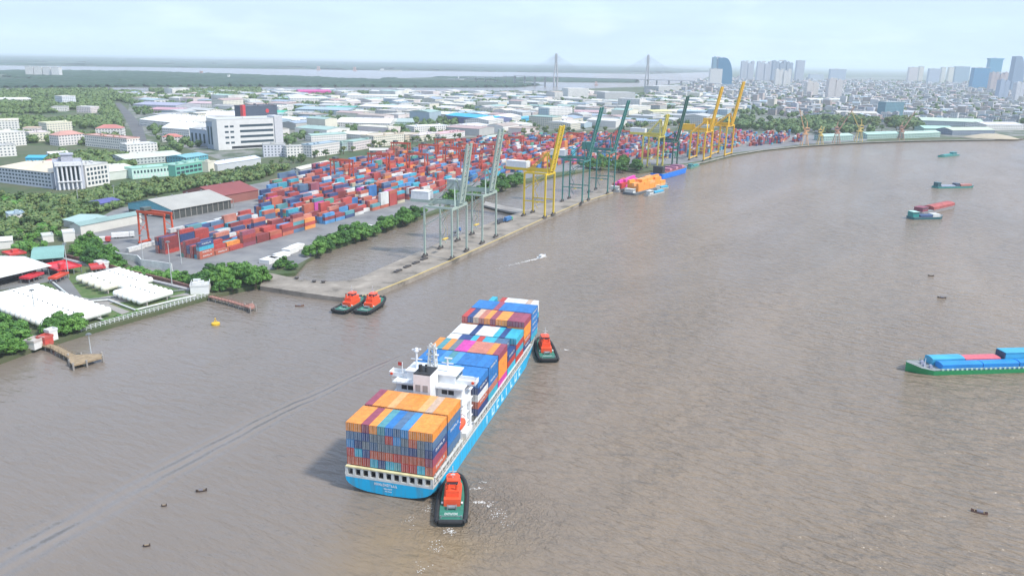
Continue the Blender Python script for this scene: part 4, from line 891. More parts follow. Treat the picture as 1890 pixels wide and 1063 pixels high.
def jib_crane(px, py, tipx, tipy, col, label, s=1.0):
    p = G(px, py, 2.2); q = G(px + 14, py - 2, 2.2); rz = math.atan2((q - p).y, (q - p).x); t = empty('jib_crane', p, 0, label, 'crane', 'slewing jib cranes on the far quay'); m_ = mat('jib_' + col[0], col[1], .55)
    h = 17 * s; g = 5 * s
    for x in (-g, g):
        for y in (-g, g):
            w = MB(); w.beam((x, y, 0), (x * .5, y * .5, h), 1.0 * s); part('leg', w, m_, t)
    w = MB(); w.box(-g * .8, -g * .8, h, g * .8, g * .8, h + 2); w.cyl((0, 0, h + 2), (0, 0, h + 5), 2.6 * s, 12); part('portal', w, m_, t)
    k_ = (CAM - Vector((p.x, p.y, CAMH))).length
    # jib direction: towards the tip seen in the photo, lying in a vertical plane facing the viewer
    zt = p.z + (py - tipy) * (G(px, py).length / F) * 1.0; dxw = (tipx - px) * (G(px, py).length / F)
    sg = 1 if dxw > 0 else -1
    w = MB(); w.box(-3 * s - sg * 2, -2.4, h + 5, 3 * s - sg * 2, 2.4, h + 11); hs = part('machinery_house', w, m_, t)
    w = MB(); w.box(-3 * s - sg * 2 + .5, -2.46, h + 7.5, 3 * s - sg * 2 - .5, -2.4, h + 9.5); part('house_windows', w, GLASS, hs)
    foot = Vector((sg * 2, 0, h + 6)); tip = Vector((dxw, 0, zt - p.z)); w = MB()
    for y in (-1.3, 1.3): w.beam(foot + Vector((0, y, 0)), tip + Vector((0, y * .3, 0)), .6)
    for k in range(9): a = foot.lerp(tip, k / 9); b = foot.lerp(tip, (k + 1) / 9); w.beam(a + Vector((0, -1.2 * (1 - k / 12), 0)), b + Vector((0, 1.2 * (1 - k / 12), 0)), .3)
    part('jib', w, m_, t)
    w = MB(); w.beam((-sg * 2, 0, h + 11), (-sg * 1, 0, h + 20 * s), 1.0); w.beam((-sg * 1, 0, h + 20 * s), tip, .35); part('tower_head', w, m_, t)
    w = MB(); w.box(-sg * 8 - 2, -1.8, h + 6, -sg * 8 + 2, 1.8, h + 9); w.beam((-sg * 2, 0, h + 8), (-sg * 7, 0, h + 8), .9); part('counterweight', w, STEEL, t)
OR = ('orange', (.70, .40, .20)); RB = ('red_brown', (.46, .26, .18)); JY = ('yellow', (.66, .50, .16))
jib_crane(1484, 268.5, 1469, 208, OR, 'pale orange jib crane leaning left, leftmost on the far quay')
jib_crane(1513, 267, 1517, 238, JY, 'short pale yellow crane just right of the leftmost orange jib crane', .8)
jib_crane(1543, 265.5, 1567, 203, RB, 'red brown jib crane leaning right, beside the yellow jib crane', .95)
jib_crane(1584, 262, 1566, 212, JY, 'yellow jib crane leaning left on the far quay')
jib_crane(1662, 260, 1679, 213, RB, 'red brown jib crane leaning right, rightmost on the far quay', .85)

# mooring blocks, vehicles and rail gear on the finger quay
def truck(px, py, rz, label, cab=(.5, .5, .5), bed=None, z=2.6, s=1.0):
    p = G(px, py, z); t = empty('truck', p, rz, label, 'truck', 'trucks'); w = MB(); w.box(-1.2*s, 0, .9, 1.2*s, 2.3*s, 3.0*s); c = part('cab', w, PAINT, t, cab)
    w = MB(); w.box(-1.1*s, 2.3*s, 1.7, 1.1*s, 2.34*s, 2.6); part('windscreen', w, GLASS, c)
    w = MB(); w.box(-1.2*s, -9*s, .9, 1.2*s, -.1, 1.3); 
    if bed: w.box(-1.2*s, -8.8*s, 1.3, 1.2*s, -.4, 3.8)
    part('trailer', w, PAINT, t, bed or (.12, .12, .12))
    for x in (-1.1, 1.1):
        for y in (1.2, -5.8, -7.2): w = MB(); w.cyl((x*s - .15, y*s, .5), (x*s + .15, y*s, .5), .5, 10); part('wheel', w, BLACK, t)
qa = -R(26.6)
for k, (px, py, lb) in enumerate([(735, 501, 'nearest the quay tip'), (752, 493, 'second from the quay tip'), (768, 486, 'third from the quay tip'), (783, 479, 'closest to the nearest crane')]):
    p = G(px, py, 2.6); w = MB()
    for j in range(3): w.box(-1 + .1 * j, -3.4 + j * 2.3, 0, 1 - .1 * j, -1.3 + j * 2.3, .9 + .3 * (j % 2)); w.cyl((-1.1, -2.4 + j * 2.3, .5), (1.1, -2.4 + j * 2.3, .5), .5, 8)
    o = link('rail_bogie', w.mesh('rail_bogie', mat('bogie_dark', (.09, .08, .075), .7)), None, p, qa); tag(o, f'dark steel gear lying on the finger quay, {lb}', 'quay gear', 'dark steel gear along the finger quay')
for px, py, lb_ in ((548, 515, 'leftmost of three'), (580, 521, 'middle of three'), (597, 522, 'rightmost of three')):
    p = G(px, py, 2.6); w = MB(); w.cyl((0, 0, 0), (0, 0, .8), .9, 10); w.cyl((0, 0, .8), (0, 0, 1.2), 1.3, 10); tag(link('bollard', w.mesh('bollard', mat('bogie_dark', (.09, .08, .075), .7)), None, p), f'dark squat bollard beside the basin near the quay root, {lb_}', 'bollard', 'bollards at the quay root')
truck(926, 411, qa, 'dark truck parked on the quay beside the basin, left of the yellow crane', (.05, .12, .25), (.07, .08, .1))
truck(942, 407, qa, 'green and blue truck parked nearest the foot of the yellow crane', (.1, .35, .2), (.05, .18, .4))
truck(846, 428, qa, 'blue truck standing beyond the nearest quay crane', (.1, .2, .4), None)

# ------------------------------------------------------------------ container yard
YD = R(24); YU = Vector((math.sin(YD), math.cos(YD), 0)); YV = Vector((-math.cos(YD), math.sin(YD), 0))   # along the rows, and away from the river
yard_px = [(288, 474), (330, 482), (372, 486), (404, 475), (560, 429), (664, 399), (762, 368), (845, 346), (900, 333), (960, 318), (1030, 308), (1140, 296), (1260, 292), (1350, 274), (1480, 262), (1480, 254), (1420, 251), (1140, 252), (930, 260), (860, 266), (790, 276), (690, 296), (610, 316), (500, 344), (480, 372), (470, 398), (365, 440), (290, 462)]
yardp = [tuple(G(x, y, 2.1)[:2]) for x, y in yard_px]
O0 = G(402, 478, 2.1)
palette = [RD] * 16 + [BR] * 10 + [DR] * 4 + [BL] * 3 + [NV] * 10 + [LB] * 3 + [CY] * 4 + [O] * 2 + [MR] * 7 + [WT] * 4 + [SL] * 5 + [SB_] * 6 + [TL] * 2 + [CRM] * 1 + [GN] + [DR] * 3 + [MG]
def free_of_structures(p):
    for (x, y, rad) in YARD_KEEP:
        if (p.x - x) ** 2 + (p.y - y) ** 2 < rad * rad: return False
    return True
YARD_KEEP = []
for px, py, rad in ((290, 432, 24), (632, 336, 13), (792, 302, 13), (770, 322, 13), (836, 308, 13), (820, 290, 13), (905, 300, 13), (1010, 285, 13), (700, 322, 13), (740, 298, 13), (870, 320, 13), (950, 285, 13), (1060, 275, 13), (860, 300, 13)): q = G(px, py, 2.1); YARD_KEEP.append((q.x, q.y, rad))
rows = []
slots = []
v = 0.0; row = 0; blk = 0
v = -420.0; blk = -13
while v < 330:
    for k in range(6): rows.append((v + k * 2.75, blk, k))
    v += 6 * 2.75 + (7.5 if blk % 2 == 0 else 13); blk += 1
for (vv, blk, k) in rows:
    for s_ in range(-10, 150):
        lane = (s_ // 9) * 11
        u = s_ * 12.9 + lane
        p = O0 + YU * (u + rnd.uniform(-.5, .5)) + YV * (vv + 1.5 + rnd.uniform(-.08, .08)); p.z = 2.1
        if not -40 < PX(p)[0] < 1600: continue
        if not inpoly(p.x, p.y, yardp): continue
        q1 = p + YU * 6; q2 = p - YU * 6
        if not (inpoly(q1.x, q1.y, yardp) and inpoly(q2.x, q2.y, yardp)): continue
        if not free_of_structures(p): continue
        nse = noise.noise(Vector((s_ * .35, blk * 3.1 + k * .25, 0)))
        h = int(round(2.9 + 3.8 * nse + rnd.uniform(-1.3, 1.2)))
        far_ = p.length > 900
        if far_: h = max(h, 2)
        h = max(0, min(5, h))
        if h == 0: continue
        slots.append((p, blk, k, s_, h))
slots.sort(key=lambda a: a[0].length)
w = {}
near_n = 0; first = {}
for (p, blk, k, s_, h) in slots:
    base = rnd.choice(palette) if rnd.random() < .6 else palette[(blk * 31 + (s_ // 4) * 17) % len(palette)]
    for t_ in range(h):
        col = base if rnd.random() < .6 else rnd.choice(palette)
        z = 2.1 + t_ * 2.62
        if near_n < 100 and blk >= 0:
            s0 = first.setdefault(blk, s_)
            lab = f'{col} container, {["ground", "second", "third", "fourth", "fifth"][t_]} tier, {ORD[min(19, max(0, s_ + 10))]} slot, {ORD[k]} row, {ORD[max(0, min(blk, 9))]} yard block'
            add_container((p.x, p.y, z), -YD, col, lab, 'containers stacked in the yard', logo=(col in (BL, NV, BR) and rnd.random() < .3)); near_n += 1
        else:
            w.setdefault(col, MB()).hexa([p + YU * sx * 6.09 + YV * sy * 1.22 + Vector((0, 0, z - 2.1 + dz)) for dz in (0, 2.6) for sx, sy in ((-1, 1), (-1, -1), (1, -1), (1, 1))])
mats_ = []; big = MB()
for i, (col, mb_) in enumerate(w.items()):
    mats_.append(mat('yard_' + col.replace(' ', '_'), tuple(q * .80 + .035 for q in CC[col]), .6, var=.2, scale=.09)); off = len(big.v)
    big.v += mb_.v; big.f += [tuple(off + k for k in f) for f in mb_.f]; big.m += [i] * len(mb_.f)
o = link('container_stacks', big.mesh('container_stacks', mats_)); o['kind'] = 'stuff'; o['label'] = 'hundreds of coloured containers farther back in the port yard'

# rubber tyred gantries
def make_rtg():
    t = empty('yard_gantry', (0, 0, 0), 0, '', 'gantry crane', 'red yard gantries'); m_ = mat('gantry_red', (.62, .09, .035), .55)
    W = 23.5; H = 22
    for x in (-W / 2, W / 2):
        for y in (-3.6, 3.6):
            w = MB(); w.beam((x, y, 1.6), (x, y * .8, H), .9, 1.0); lg = part('leg', w, m_, t)
            for dy in (-1, 1): q = MB(); q.cyl((x - .4, y + dy, .75), (x + .4, y + dy, .75), .75, 10); part('wheel', q, BLACK, lg)
        w = MB(); w.box(x - .6, -5, 1.2, x + .6, 5, 2.4); w.beam((x, -3.4, 8), (x, 3.3, 14), .3); w.beam((x, -3.3, 14), (x, 3.2, 19), .3); w.beam((x, 3.4, 8), (x, -3.3, 14), .3); part('sill_beam', w, m_, t)
    for y in (-2.9, 2.9):
        w = MB(); w.beam((-W / 2 - 1, y, H + .4), (W / 2 + 1, y, H + .4), 1.0, 1.7); part('top_girder', w, m_, t)
    w = MB(); w.box(5.5, -3, H + 1.3, 9.5, 3, H + 3.4); tr = part('trolley', w, mat('trolley_grey', (.10, .13, .12), .6), t)
    w = MB(); w.box(6.5, -4.2, H - 2.6, 8.5, -2.4, H - .4); part('cab', w, OFFWHITE, tr)
    w = MB(); w.box(-W / 2 - 1.2, -3, 2.4, -W / 2 + 1.2, 3, 4.6); part('engine_box', w, m_, t)
    return t
rtg = make_rtg()
def putrtg(o, px, py, lab, first_=False):
    p = G(px, py, 2.1)
    if first_: o.location = p; o.rotation_euler.z = math.pi - YD; o['label'] = lab
    else: dup(o, p, math.pi - YD, lab)
putrtg(rtg, 291, 453, 'tall red yard gantry in front of the grey roofed warehouse, nearest the viewer', True)
for px, py, lab in ((632, 336, 'red yard gantry spanning blue and red stacks, second nearest'), (792, 302, 'red yard gantry beyond the middle of the container yard'), (770, 322, 'red yard gantry standing left among red stacks in mid yard'), (836, 308, 'red yard gantry left of the nearest quay crane boom'), (820, 290, 'red yard gantry near the trees behind the yard'), (905, 300, 'red yard gantry seen between the two pale quay cranes'), (1010, 285, 'red yard gantry behind the yellow quay crane'), (1150, 270, 'red yard gantry behind the far green crane'), (700, 322, 'red yard gantry in the centre of the yard, third nearest'), (740, 298, 'red yard gantry at the inland edge of mid yard'), (870, 320, 'red yard gantry just right of the nearest crane boom'), (950, 285, 'red yard gantry left of the yellow quay crane boom'), (1060, 275, 'red yard gantry between the yellow and green cranes'), (860, 300, 'red yard gantry behind the first pale crane boom')):
    putrtg(rtg, px, py, lab)

# white stacks, boxes and low walls round the yard
def wbox(name, px, py, dim, rz, col, label, cat, z=2.1, group=None, mt_=None):
    p = G(px, py, z); w = MB(); a, b, c = dim
    w.box(-a/2, -b/2, 0, a/2, b/2, c); w.box(-a/2 - .1, -b/2 - .1, c, a/2 + .1, b/2 + .1, c + .15)
    n = max(2, int(b / 2.5))
    for k in range(n): y = -b/2 + (k + .5) * b / n; w.box(-a/2 - .06, y - .08, 0, a/2 + .06, y + .08, c)
    o = link(name, w.mesh(name, mt_ or PLAIN), None, p, rz, col); return tag(o, label, cat, group)
for i, (px, py, n, lab) in enumerate([(393, 424, 3, 'behind the maroon stack'), (418, 416, 3, 'below the cyan and red stack'), (440, 408, 2, 'right of the cream ones'), (250, 462, 1, 'alone on the open yard'), (272, 455, 1, 'near the foot of the red gantry')]):
    for k in range(n):
        for j in range(2 if n > 1 else 1):
            p = G(px, py, 2.1) + YV * (k * 2.7); add_container((p.x, p.y, 2.1 + j * 2.62), -YD, CRM if i == 0 else WT, f'white refrigerated container {lab}, {ORD[k]} in its row, {"upper" if j else "lower"} one', 'white containers at the near end of the yard')
wl2 = [(520, 474), (536, 466), (497, 484), (548, 460), (662, 430), (676, 424), (512, 480)]
for i, (px, py) in enumerate(wl2):
    wbox('white_tarpaulin_stack', px, py, (5.5 + i % 3, 10, 2.4 + .5 * (i % 2)), -YD + rnd.uniform(-.1, .1), (.74, .73, .70), f'white tarpaulin covered stack on the basin bank, {ORD[6 - i]} one counted inland' , 'covered stack', group='white covered stacks on the basin bank')
def wall(name, pts, h, th, mt_, label, cat, z=2.1):
    w = MB(); P = [G(x, y, z) for x, y in pts]
    for a, b in zip(P, P[1:]): w.beam(a + Vector((0, 0, h / 2)), b + Vector((0, 0, h / 2)), th, h)
    return tag(link(name, w.mesh(name, mt_)), label, cat)
wall('retaining_wall', [(205, 472), (222, 480), (255, 484), (262, 492), (300, 497), (318, 500)], 4.5, .6, OFFWHITE, 'white retaining wall below the near corner of the yard', 'wall')
def mast(px, py, h, label, z=2.1, name='light_mast'):
    p = G(px, py, z); t = empty(name, p, 0, label, 'light mast', 'tall light masts'); w = MB(); w.cyl((0, 0, 0), (0, 0, h), .32, 8, .16); part('pole', w, mat('galvanised', (.45, .47, .47), .5), t)
    w = MB(); w.cyl((0, 0, h - .6), (0, 0, h), .8, 10)
    for k in range(6): a = k * 1.047; w.box(math.cos(a) * .9 - .25, math.sin(a) * .9 - .25, h - .7, math.cos(a) * .9 + .25, math.sin(a) * .9 + .25, h - .3)
    part('lamp_head', w, STEEL, t)
for px, py, h, lb in ((335, 487, 22, 'tall light mast beside the near stacks of the yard'), (318, 530, 26, 'slim mast rising beside the smaller white tank group'), (127, 512, 20, 'slim mast beside the bright red canopy'), (264, 480, 16, 'slim mast left of the red stacks by the retaining wall'), (212, 372, 14, 'slim mast on the road left of the grey roofed warehouse'), (145, 376, 14, 'slim mast among the trees below the columned building'), (66, 585, 14, 'slim mast rising among the large white tank group'), (168, 652, 9, 'thin mast on the head of the timber jetty'), (705, 318, 20, 'tall light mast in the middle of the container yard'), (1180, 262, 30, 'tall light mast behind the pale yellow quay crane')):
    mast(px, py, h, lb)

# ------------------------------------------------------------------ tank farm at the lower left
TD = R(28); TU = Vector((math.sin(TD), math.cos(TD), 0))
TANK = mat('tank_white', (.80, .79, .74), .4, var=.05, scale=.4); TANK2 = mat('tank_cream', (.74, .71, .58), .45, var=.06, scale=.4)
def make_tank(Lt, r, mt_):
    t = empty('gas_tank', (0, 0, 0), -TD, '', 'storage tank'); w = MB(); rg = []; n = 14
    for y, k in ((-r * .62, .05), (-r * .5, .5), (-r * .25, .85), (0, 1), (Lt, 1), (Lt + r * .25, .85), (Lt + r * .5, .5), (Lt + r * .62, .05)):
        rg.append([(r * k * math.cos(2*math.pi*j/n), y, r + 1.3 + r * k * math.sin(2*math.pi*j/n)) for j in range(n)])
    w.loft(rg); part('vessel', w, mt_, t, smooth=True)
    for y in (Lt * .18, Lt * .82): w = MB(); w.box(-r * .8, y - .35, 0, r * .8, y + .35, 1.75); part('saddle', w, CONC, t)
    w = MB(); w.cyl((0, Lt * .5, 2 * r + 1.2), (0, Lt * .5, 2 * r + 1.9), .35, 8); w.beam((-.5, Lt * .1, 2 * r + 1.5), (-.5, Lt * .9, 2 * r + 1.5), .1); part('manhole', w, STEEL, t)
    return t
def tankrow(x0, y0, x1, y1, n, Lt, r, mt_, desc, group):
    a = G(x0, y0, 2.1); b = G(x1, y1, 2.1); pr_ = make_tank(Lt, r, mt_)
    for k in range(n):
        p = a.lerp(b, k / (n - 1)); lab = f'{desc}, {ORD[k]} from the inland side'
        if k == 0: pr_.location = p; pr_['label'] = lab; pr_['group'] = group
        else: dup(pr_, p, -TD, lab, group)
tankrow(171, 520, 228, 540, 8, 17.5, 1.75, TANK, 'long white gas tank in the upper row', 'long tanks of the upper row')
tankrow(146, 525, 192, 543, 5, 9, 1.9, TANK2, 'short cream gas tank at the upper row', 'short cream tanks')
tankrow(214, 552, 258, 567, 6, 19, 1.75, TANK, 'white gas tank in the group by the shore wall', 'tanks of the group by the shore wall')
tankrow(-35, 566, 92, 616, 15, 30, 1.9, TANK, 'very long white gas tank in the big left group', 'tanks of the big left group')
# sheds and canopies here
def shed(name, pts4, z0, h, rh, wallc, roofc, label, cat='shed', open_=False, group=None, walls=PLAIN, ridge_long=True, overhang=.6):
    """pts4: near-left, near-right, far-right (photo pixels, base). Rectangle from the first edge plus the depth of the second"""
    A_, B_, C_ = [G(x, y, z0) for x, y in pts4]; ex = (B_ - A_); Wd = ex.length; ex.normalize(); ey = Vector((-ex.y, ex.x, 0)); D = abs((C_ - B_).dot(ey)); rz = math.atan2(ex.y, ex.x)
    return building(name, A_, rz, Wd, D, h, 'gable' if rh > 0 else 'flat', rh, wallc, roofc, label, cat, open_, group, walls, ridge_long, overhang)
def building(name, A_, rz, Wd, D, h, kind, rh, wallc, roofc, label, cat='building', open_=False, group=None, walls=WALL, ridge_long=True, overhang=.5, stories=0):
    t = empty(name, A_, rz, label, cat, group); w = MB()
    if open_:
        for x in (0.3, Wd * .33, Wd * .66, Wd - .3):
            for y in (.3, D - .3): w.box(x - .2, y - .2, 0, x + .2, y + .2, h)
        w.box(.3, D * .25, 0, Wd - .3, D - .3, h * .7) if open_ == 2 else None
        part('posts', w, STEEL, t)
    else:
        w.box(0, 0, -.6, Wd, D, h)
        if kind == 'gable':
            if ridge_long: w.loft([[(x, 0, h), (x, D, h), (x, D / 2, h + rh)] for x in (0.02, Wd - .02)])
            else: w.loft([[(0, y, h), (Wd, y, h), (Wd / 2, y, h + rh)] for y in (.02, D - .02)])
        part('wall', w, walls, t, wallc)
    w = MB(); e = overhang; th = .25
    if kind == 'gable':
        if ridge_long: q = [(-e, h - rh * e * 2 / D), (D / 2, h + rh + .02), (D + e, h - rh * e * 2 / D)]; w.loft([[(x, a, b + .05) for a, b in q] + [(x, a, b + .05 + th) for a, b in reversed(q)] for x in (-e, Wd + e)])
        else: q = [(-e, h - rh * e * 2 / Wd), (Wd / 2, h + rh + .02), (Wd + e, h - rh * e * 2 / Wd)]; w.loft([[(a, y, b + .05) for a, b in q] + [(a, y, b + .05 + th) for a, b in reversed(q)] for y in (-e, D + e)])
    elif kind == 'hip':
        m_ = min(Wd, D) / 2; i = len(w.v); w.v += [(-e, -e, h), (Wd + e, -e, h), (Wd + e, D + e, h), (-e, D + e, h)]
        if Wd >= D: w.v += [(m_, D / 2, h + rh), (Wd - m_, D / 2, h + rh)]; fs = [(0, 1, 5, 4), (1, 2, 5), (2, 3, 4, 5), (3, 0, 4), (3, 2, 1, 0)]
        else: w.v += [(Wd / 2, m_, h + rh), (Wd / 2, D - m_, h + rh)]; fs = [(0, 1, 4), (1, 2, 5, 4), (2, 3, 5), (3, 0, 4, 5), (3, 2, 1, 0)]
        for f in fs: w.f.append(tuple(i + k for k in f)); w.m.append(0)
    elif kind == 'flat':
        w.box(-.2, -.2, h, Wd + .2, D + .2, h + .3)
        for a in ((-.2, -.2, Wd + .2, .15), (-.2, D - .15, Wd + .2, D + .2), (-.2, .15, .15, D - .15), (Wd - .15, .15, Wd + .2, D - .15)): w.box(a[0], a[1], h + .3, a[2], a[3], h + 1.1)
        r = random.Random(int(Wd * 10 + D * 7 + h))
        for k in range(r.randint(1, 4)):
            if Wd > 8 and D > 8: x, y = r.uniform(1, Wd - 5), r.uniform(1, D - 5); w.box(x, y, h + .3, x + r.uniform(2, 4), y + r.uniform(2, 4), h + r.uniform(1.5, 3.2))
    elif kind == 'arch':
        n = 8; rg = []
        for x in (-e, Wd + e): rg.append([(x, -e + (D + 2 * e) * k / n, h + rh * math.sin(math.pi * k / n)) for k in range(n + 1)])
        w.loft(rg)
    ro = part('roof', w, ROOF, t, roofc)
    if kind in ('gable', 'arch') and Wd * D > 700 and not open_:
        w = MB(); n = max(2, int(max(Wd, D) / 14))
        for k in range(n):
            f = (k + .5) / n
            if kind == 'gable' and not ridge_long: w.cyl((Wd / 2, D * f, h + rh), (Wd / 2, D * f, h + rh + 1.0), .8, 8)
            else: w.cyl((Wd * f, D / 2, h + rh), (Wd * f, D / 2, h + rh + 1.0), .8, 8)
        part('ridge_vents', w, STEEL, ro)
    return t
shed('loading_shed', [(-60, 545), (92, 508), (56, 478)], 2.1, 5.5, 2.5, (.5, .5, .5), (.74, .74, .70), 'large white roofed loading shed at the left edge above the tanks', open_=2, overhang=1.2)
shed('pump_shed', [(60, 492), (118, 487), (100, 466)], 2.1, 4.0, 1.6, (.5, .5, .5), (.22, .42, .36), 'green roofed shed between trees and red canopies', open_=2)
shed('red_canopy', [(108, 512), (152, 503), (140, 490)], 2.1, 3.6, 0, (.4, .1, .1), (.72, .045, .06), 'bright red flat canopy beside the small road in the tank farm', 'canopy', open_=1)
shed('red_canopy', [(105, 524), (128, 513), (124, 508)], 2.1, 2.6, 0, (.4, .1, .1), (.70, .09, .05), 'orange red canopy just below the bright red flat one', 'canopy', open_=1)
shed('red_canopy', [(55, 524), (82, 514), (76, 509)], 2.1, 2.6, 0, (.4, .1, .1), (.66, .05, .07), 'small red canopy beneath the right end of the white loading shed', 'canopy', open_=1)
shed('red_shelter', [(20, 482), (50, 477), (44, 470)], 2.1, 3.2, 0, (.4, .1, .1), (.6, .07, .06), 'red flat shelter behind the white loading shed', 'canopy', open_=1)
shed('red_shelter', [(170, 508), (196, 505), (190, 497)], 2.1, 3.2, 0, (.4, .1, .1), (.55, .06, .06), 'red shelter by the pipe wall above the upper tank row', 'canopy', open_=1)
shed('pump_house', [(352, 544), (386, 542), (388, 530)], 2.1, 4.2, 0, (.78, .78, .76), (.74, .74, .72), 'small white pump house at the shore corner by the pier', 'building')
shed('site_hut', [(185, 499), (203, 496), (200, 490)], 2.1, 3.4, 0, (.74, .74, .72), (.7, .7, .68), 'small white hut behind the upper tank row', 'hut')
wall('pipe_wall', [(100, 472), (180, 490), (240, 506), (300, 520), (360, 537)], 2.6, .8, mat('brown_wall', (.24, .12, .10), .85), 'long brown boundary wall between the tank farm and the yard trees', 'wall')
wall('pipe_rack', [(102, 476), (180, 495), (240, 511), (300, 525), (350, 537)], 1.2, 2.4, mat('pipe_grey', (.40, .38, .38), .6), 'grey pipe rack running along the brown boundary wall', 'pipe rack')
w = MB(); P = [G(x, y, 2.1) for x, y in [(150, 612), (220, 592), (300, 570.5), (352, 556), (385, 546)]]
for a, b in zip(P, P[1:]):
    n = max(2, int((b - a).length / 2.2))
    for k in range(n): q = a.lerp(b, k / n); w.box(q.x - .12, q.y - .12, 2.0, q.x + .12, q.y + .12, 4.2)
    for z in (.7, 1.4, 2.1): w.beam(a + Vector((0, 0, z)), b + Vector((0, 0, z)), .12)
tag(link('shore_fence', w.mesh('shore_fence', WHITE)), 'white post and rail fence along the tank farm shore', 'fence')
w = MB(); P = [G(x, y, 0) for x, y in [(150, 619), (220, 598), (300, 577), (352, 562), (388, 551)]]
for a, b in zip(P, P[1:]): w.beam(a + Vector((0, 0, .7)), b + Vector((0, 0, .7)), 1.6, 2.2)
tag(link('revetment', w.mesh('revetment', mat('rusty_revetment', (.36, .15, .09), .9, var=.2, scale=.3))), 'rust red sheet piling below the white shore fence', 'sheet piling')
def pipe(pts, r, label, mt_, z=2.9, name='pipeline'):
    w = MB(); P = [G(x, y, z) for x, y in pts]
    for a, b in zip(P, P[1:]): w.cyl(a, b, r, 8)
    for a in P: w.cyl((a.x, a.y, 2), (a.x, a.y, z), .2, 6)
    tag(link(name, w.mesh(name, mt_)), label, 'pipeline')
pipe([(120, 560), (200, 553), (250, 572), (330, 552), (362, 545)], .45, 'white pipeline looping round the small tank group', OFFWHITE)
pipe([(130, 556), (200, 549), (340, 535)], .35, 'grey pipeline between the upper and lower tank groups', STEEL)
pipe([(92, 516), (140, 556), (172, 585), (190, 590)], .5, 'white pipeline beside the road in front of the big tank group', OFFWHITE)
# timber jetty and brown pier
def deckpier(name, pts, wd, z, mt_, label, head=None):
    t = tag(link(name, None), label, 'pier'); P = [G(x, y, z) for x, y in pts]; w = MB()
    for a, b in zip(P, P[1:]): w.beam(a, b, wd, .5)
    part('deck', w, mt_, t)
    w = MB()
    for a, b in zip(P, P[1:]):
        n = max(2, int((b - a).length / 4)); d = (b - a).normalized(); nn = Vector((-d.y, d.x, 0)) * wd * .42
        for k in range(n + 1):
            for sg in (-1, 1): q = a.lerp(b, k / n) + nn * sg; w = MB(); w.cyl((q.x, q.y, -2), (q.x, q.y, z - .2), .25, 6); part('pile', w, CONC, t)
    w = MB()
    for a, b in zip(P, P[1:]):
        d = (b - a).normalized(); nn = Vector((-d.y, d.x, 0)) * (wd / 2 - .15)
        for sg in (-1, 1):
            w.beam(a + nn * sg + Vector((0, 0, 1.2)), b + nn * sg + Vector((0, 0, 1.2)), .1); n = max(2, int((b - a).length / 2.5))
            for k in range(n + 1): q = a.lerp(b, k / n) + nn * sg; w.box(q.x - .06, q.y - .06, z + .2, q.x + .06, q.y + .06, z + 1.25)
    part('handrail', w, mt_, t)
    if head:
        w = MB(); hp = [tuple(G(x, y, z)[:2]) for x, y in head]; w.prism(hp, z - .3, z + .3); part('jetty_head', w, mt_, t)
        for (x, y) in hp: w = MB(); w.cyl((x, y, -2), (x, y, z + 1.1), .4, 8); part('head_pile', w, CONC, t)
    return t
deckpier('timber_jetty', [(78, 635), (100, 641), (132, 658)], 3.4, 2.0, TIMBER, 'weathered timber jetty with wide head reaching into the river at left', [(126, 657), (150, 655), (188, 654), (190, 660), (160, 669), (135, 675), (128, 668)])
deckpier('brown_pier', [(388, 547), (425, 556), (462, 567)], 2.6, 2.2, mat('brown_decking', (.34, .17, .13), .9), 'reddish brown pier running out from the white pump house', [(452, 564), (466, 560), (472, 566), (462, 571)])
shed('jetty_hut', [(69, 636), (84, 638), (86, 630)], 2.1, 2.8, 0, (.55, .08, .06), (.5, .1, .08), 'small red hut at the root of the timber jetty', 'hut')
shed('jetty_hut', [(46, 642), (64, 644), (66, 634)], 2.1, 2.6, 0, (.70, .69, .66), (.5, .46, .42), 'pale hut left of the red hut by the timber jetty', 'hut')
shed('gatehouse', [(84, 628), (93, 630), (94, 622)], 2.1, 4.2, 0, (.75, .75, .72), (.7, .7, .68), 'narrow white gatehouse behind the red hut', 'hut')
truck(196, 447, R(-75), 'white lorry with red cab parked on the near yard', (.55, .08, .08), (.76, .75, .72), 2.1, 1.3)
truck(240, 438, R(-65), 'white trailer lorry beside the near teal roofed warehouse', (.7, .7, .68), (.78, .77, .74), 2.1, 1.3)

# ------------------------------------------------------------------ buildings
OCC = []
def rect(A_, rz, Wd, D, pad=0):
    ex = Vector((math.cos(rz), math.sin(rz), 0)); ey = Vector((-math.sin(rz), math.cos(rz), 0)); c = Vector((A_.x, A_.y, 0)) + ex * Wd / 2 + ey * D / 2
    return (c, ex, ey, Wd / 2 + pad, D / 2 + pad)
def overlap(a, b):
    d = b[0] - a[0]
    if d.length > math.hypot(a[3], a[4]) + math.hypot(b[3], b[4]): return False
    for ax in (a[1], a[2], b[1], b[2]):
        ra = a[3] * abs(ax.dot(a[1])) + a[4] * abs(ax.dot(a[2])); rb = b[3] * abs(ax.dot(b[1])) + b[4] * abs(ax.dot(b[2]))
        if abs(d.dot(ax)) > ra + rb: return False
    return True
def clash(r): return any(overlap(r, o) for o in OCC)
def inocc(x, y, pad=0):
    p = Vector((x, y, 0))
    for c, ex, ey, a, b in OCC:
        d = p - c
        if abs(d.dot(ex)) < a + pad and abs(d.dot(ey)) < b + pad: return True
    return False
WH = (.72, .70, .66); LG = (.50, .50, .48); CRE = (.72, .68, .56); BEI = (.62, .54, .42); PKW = (.70, .62, .60); SKY = (.38, .48, .54); MINT = (.34, .48, .42); GRN = (.10, .46, .30); RDR = (.50, .14, .11); BLR = (.04, .40, .62); GYR = (.34, .34, .33); SLT = (.22, .26, .32); TERR = (.50, .25, .18); MAG = (.62, .06, .30); TLR = (.28, .46, .45)
CITY = []
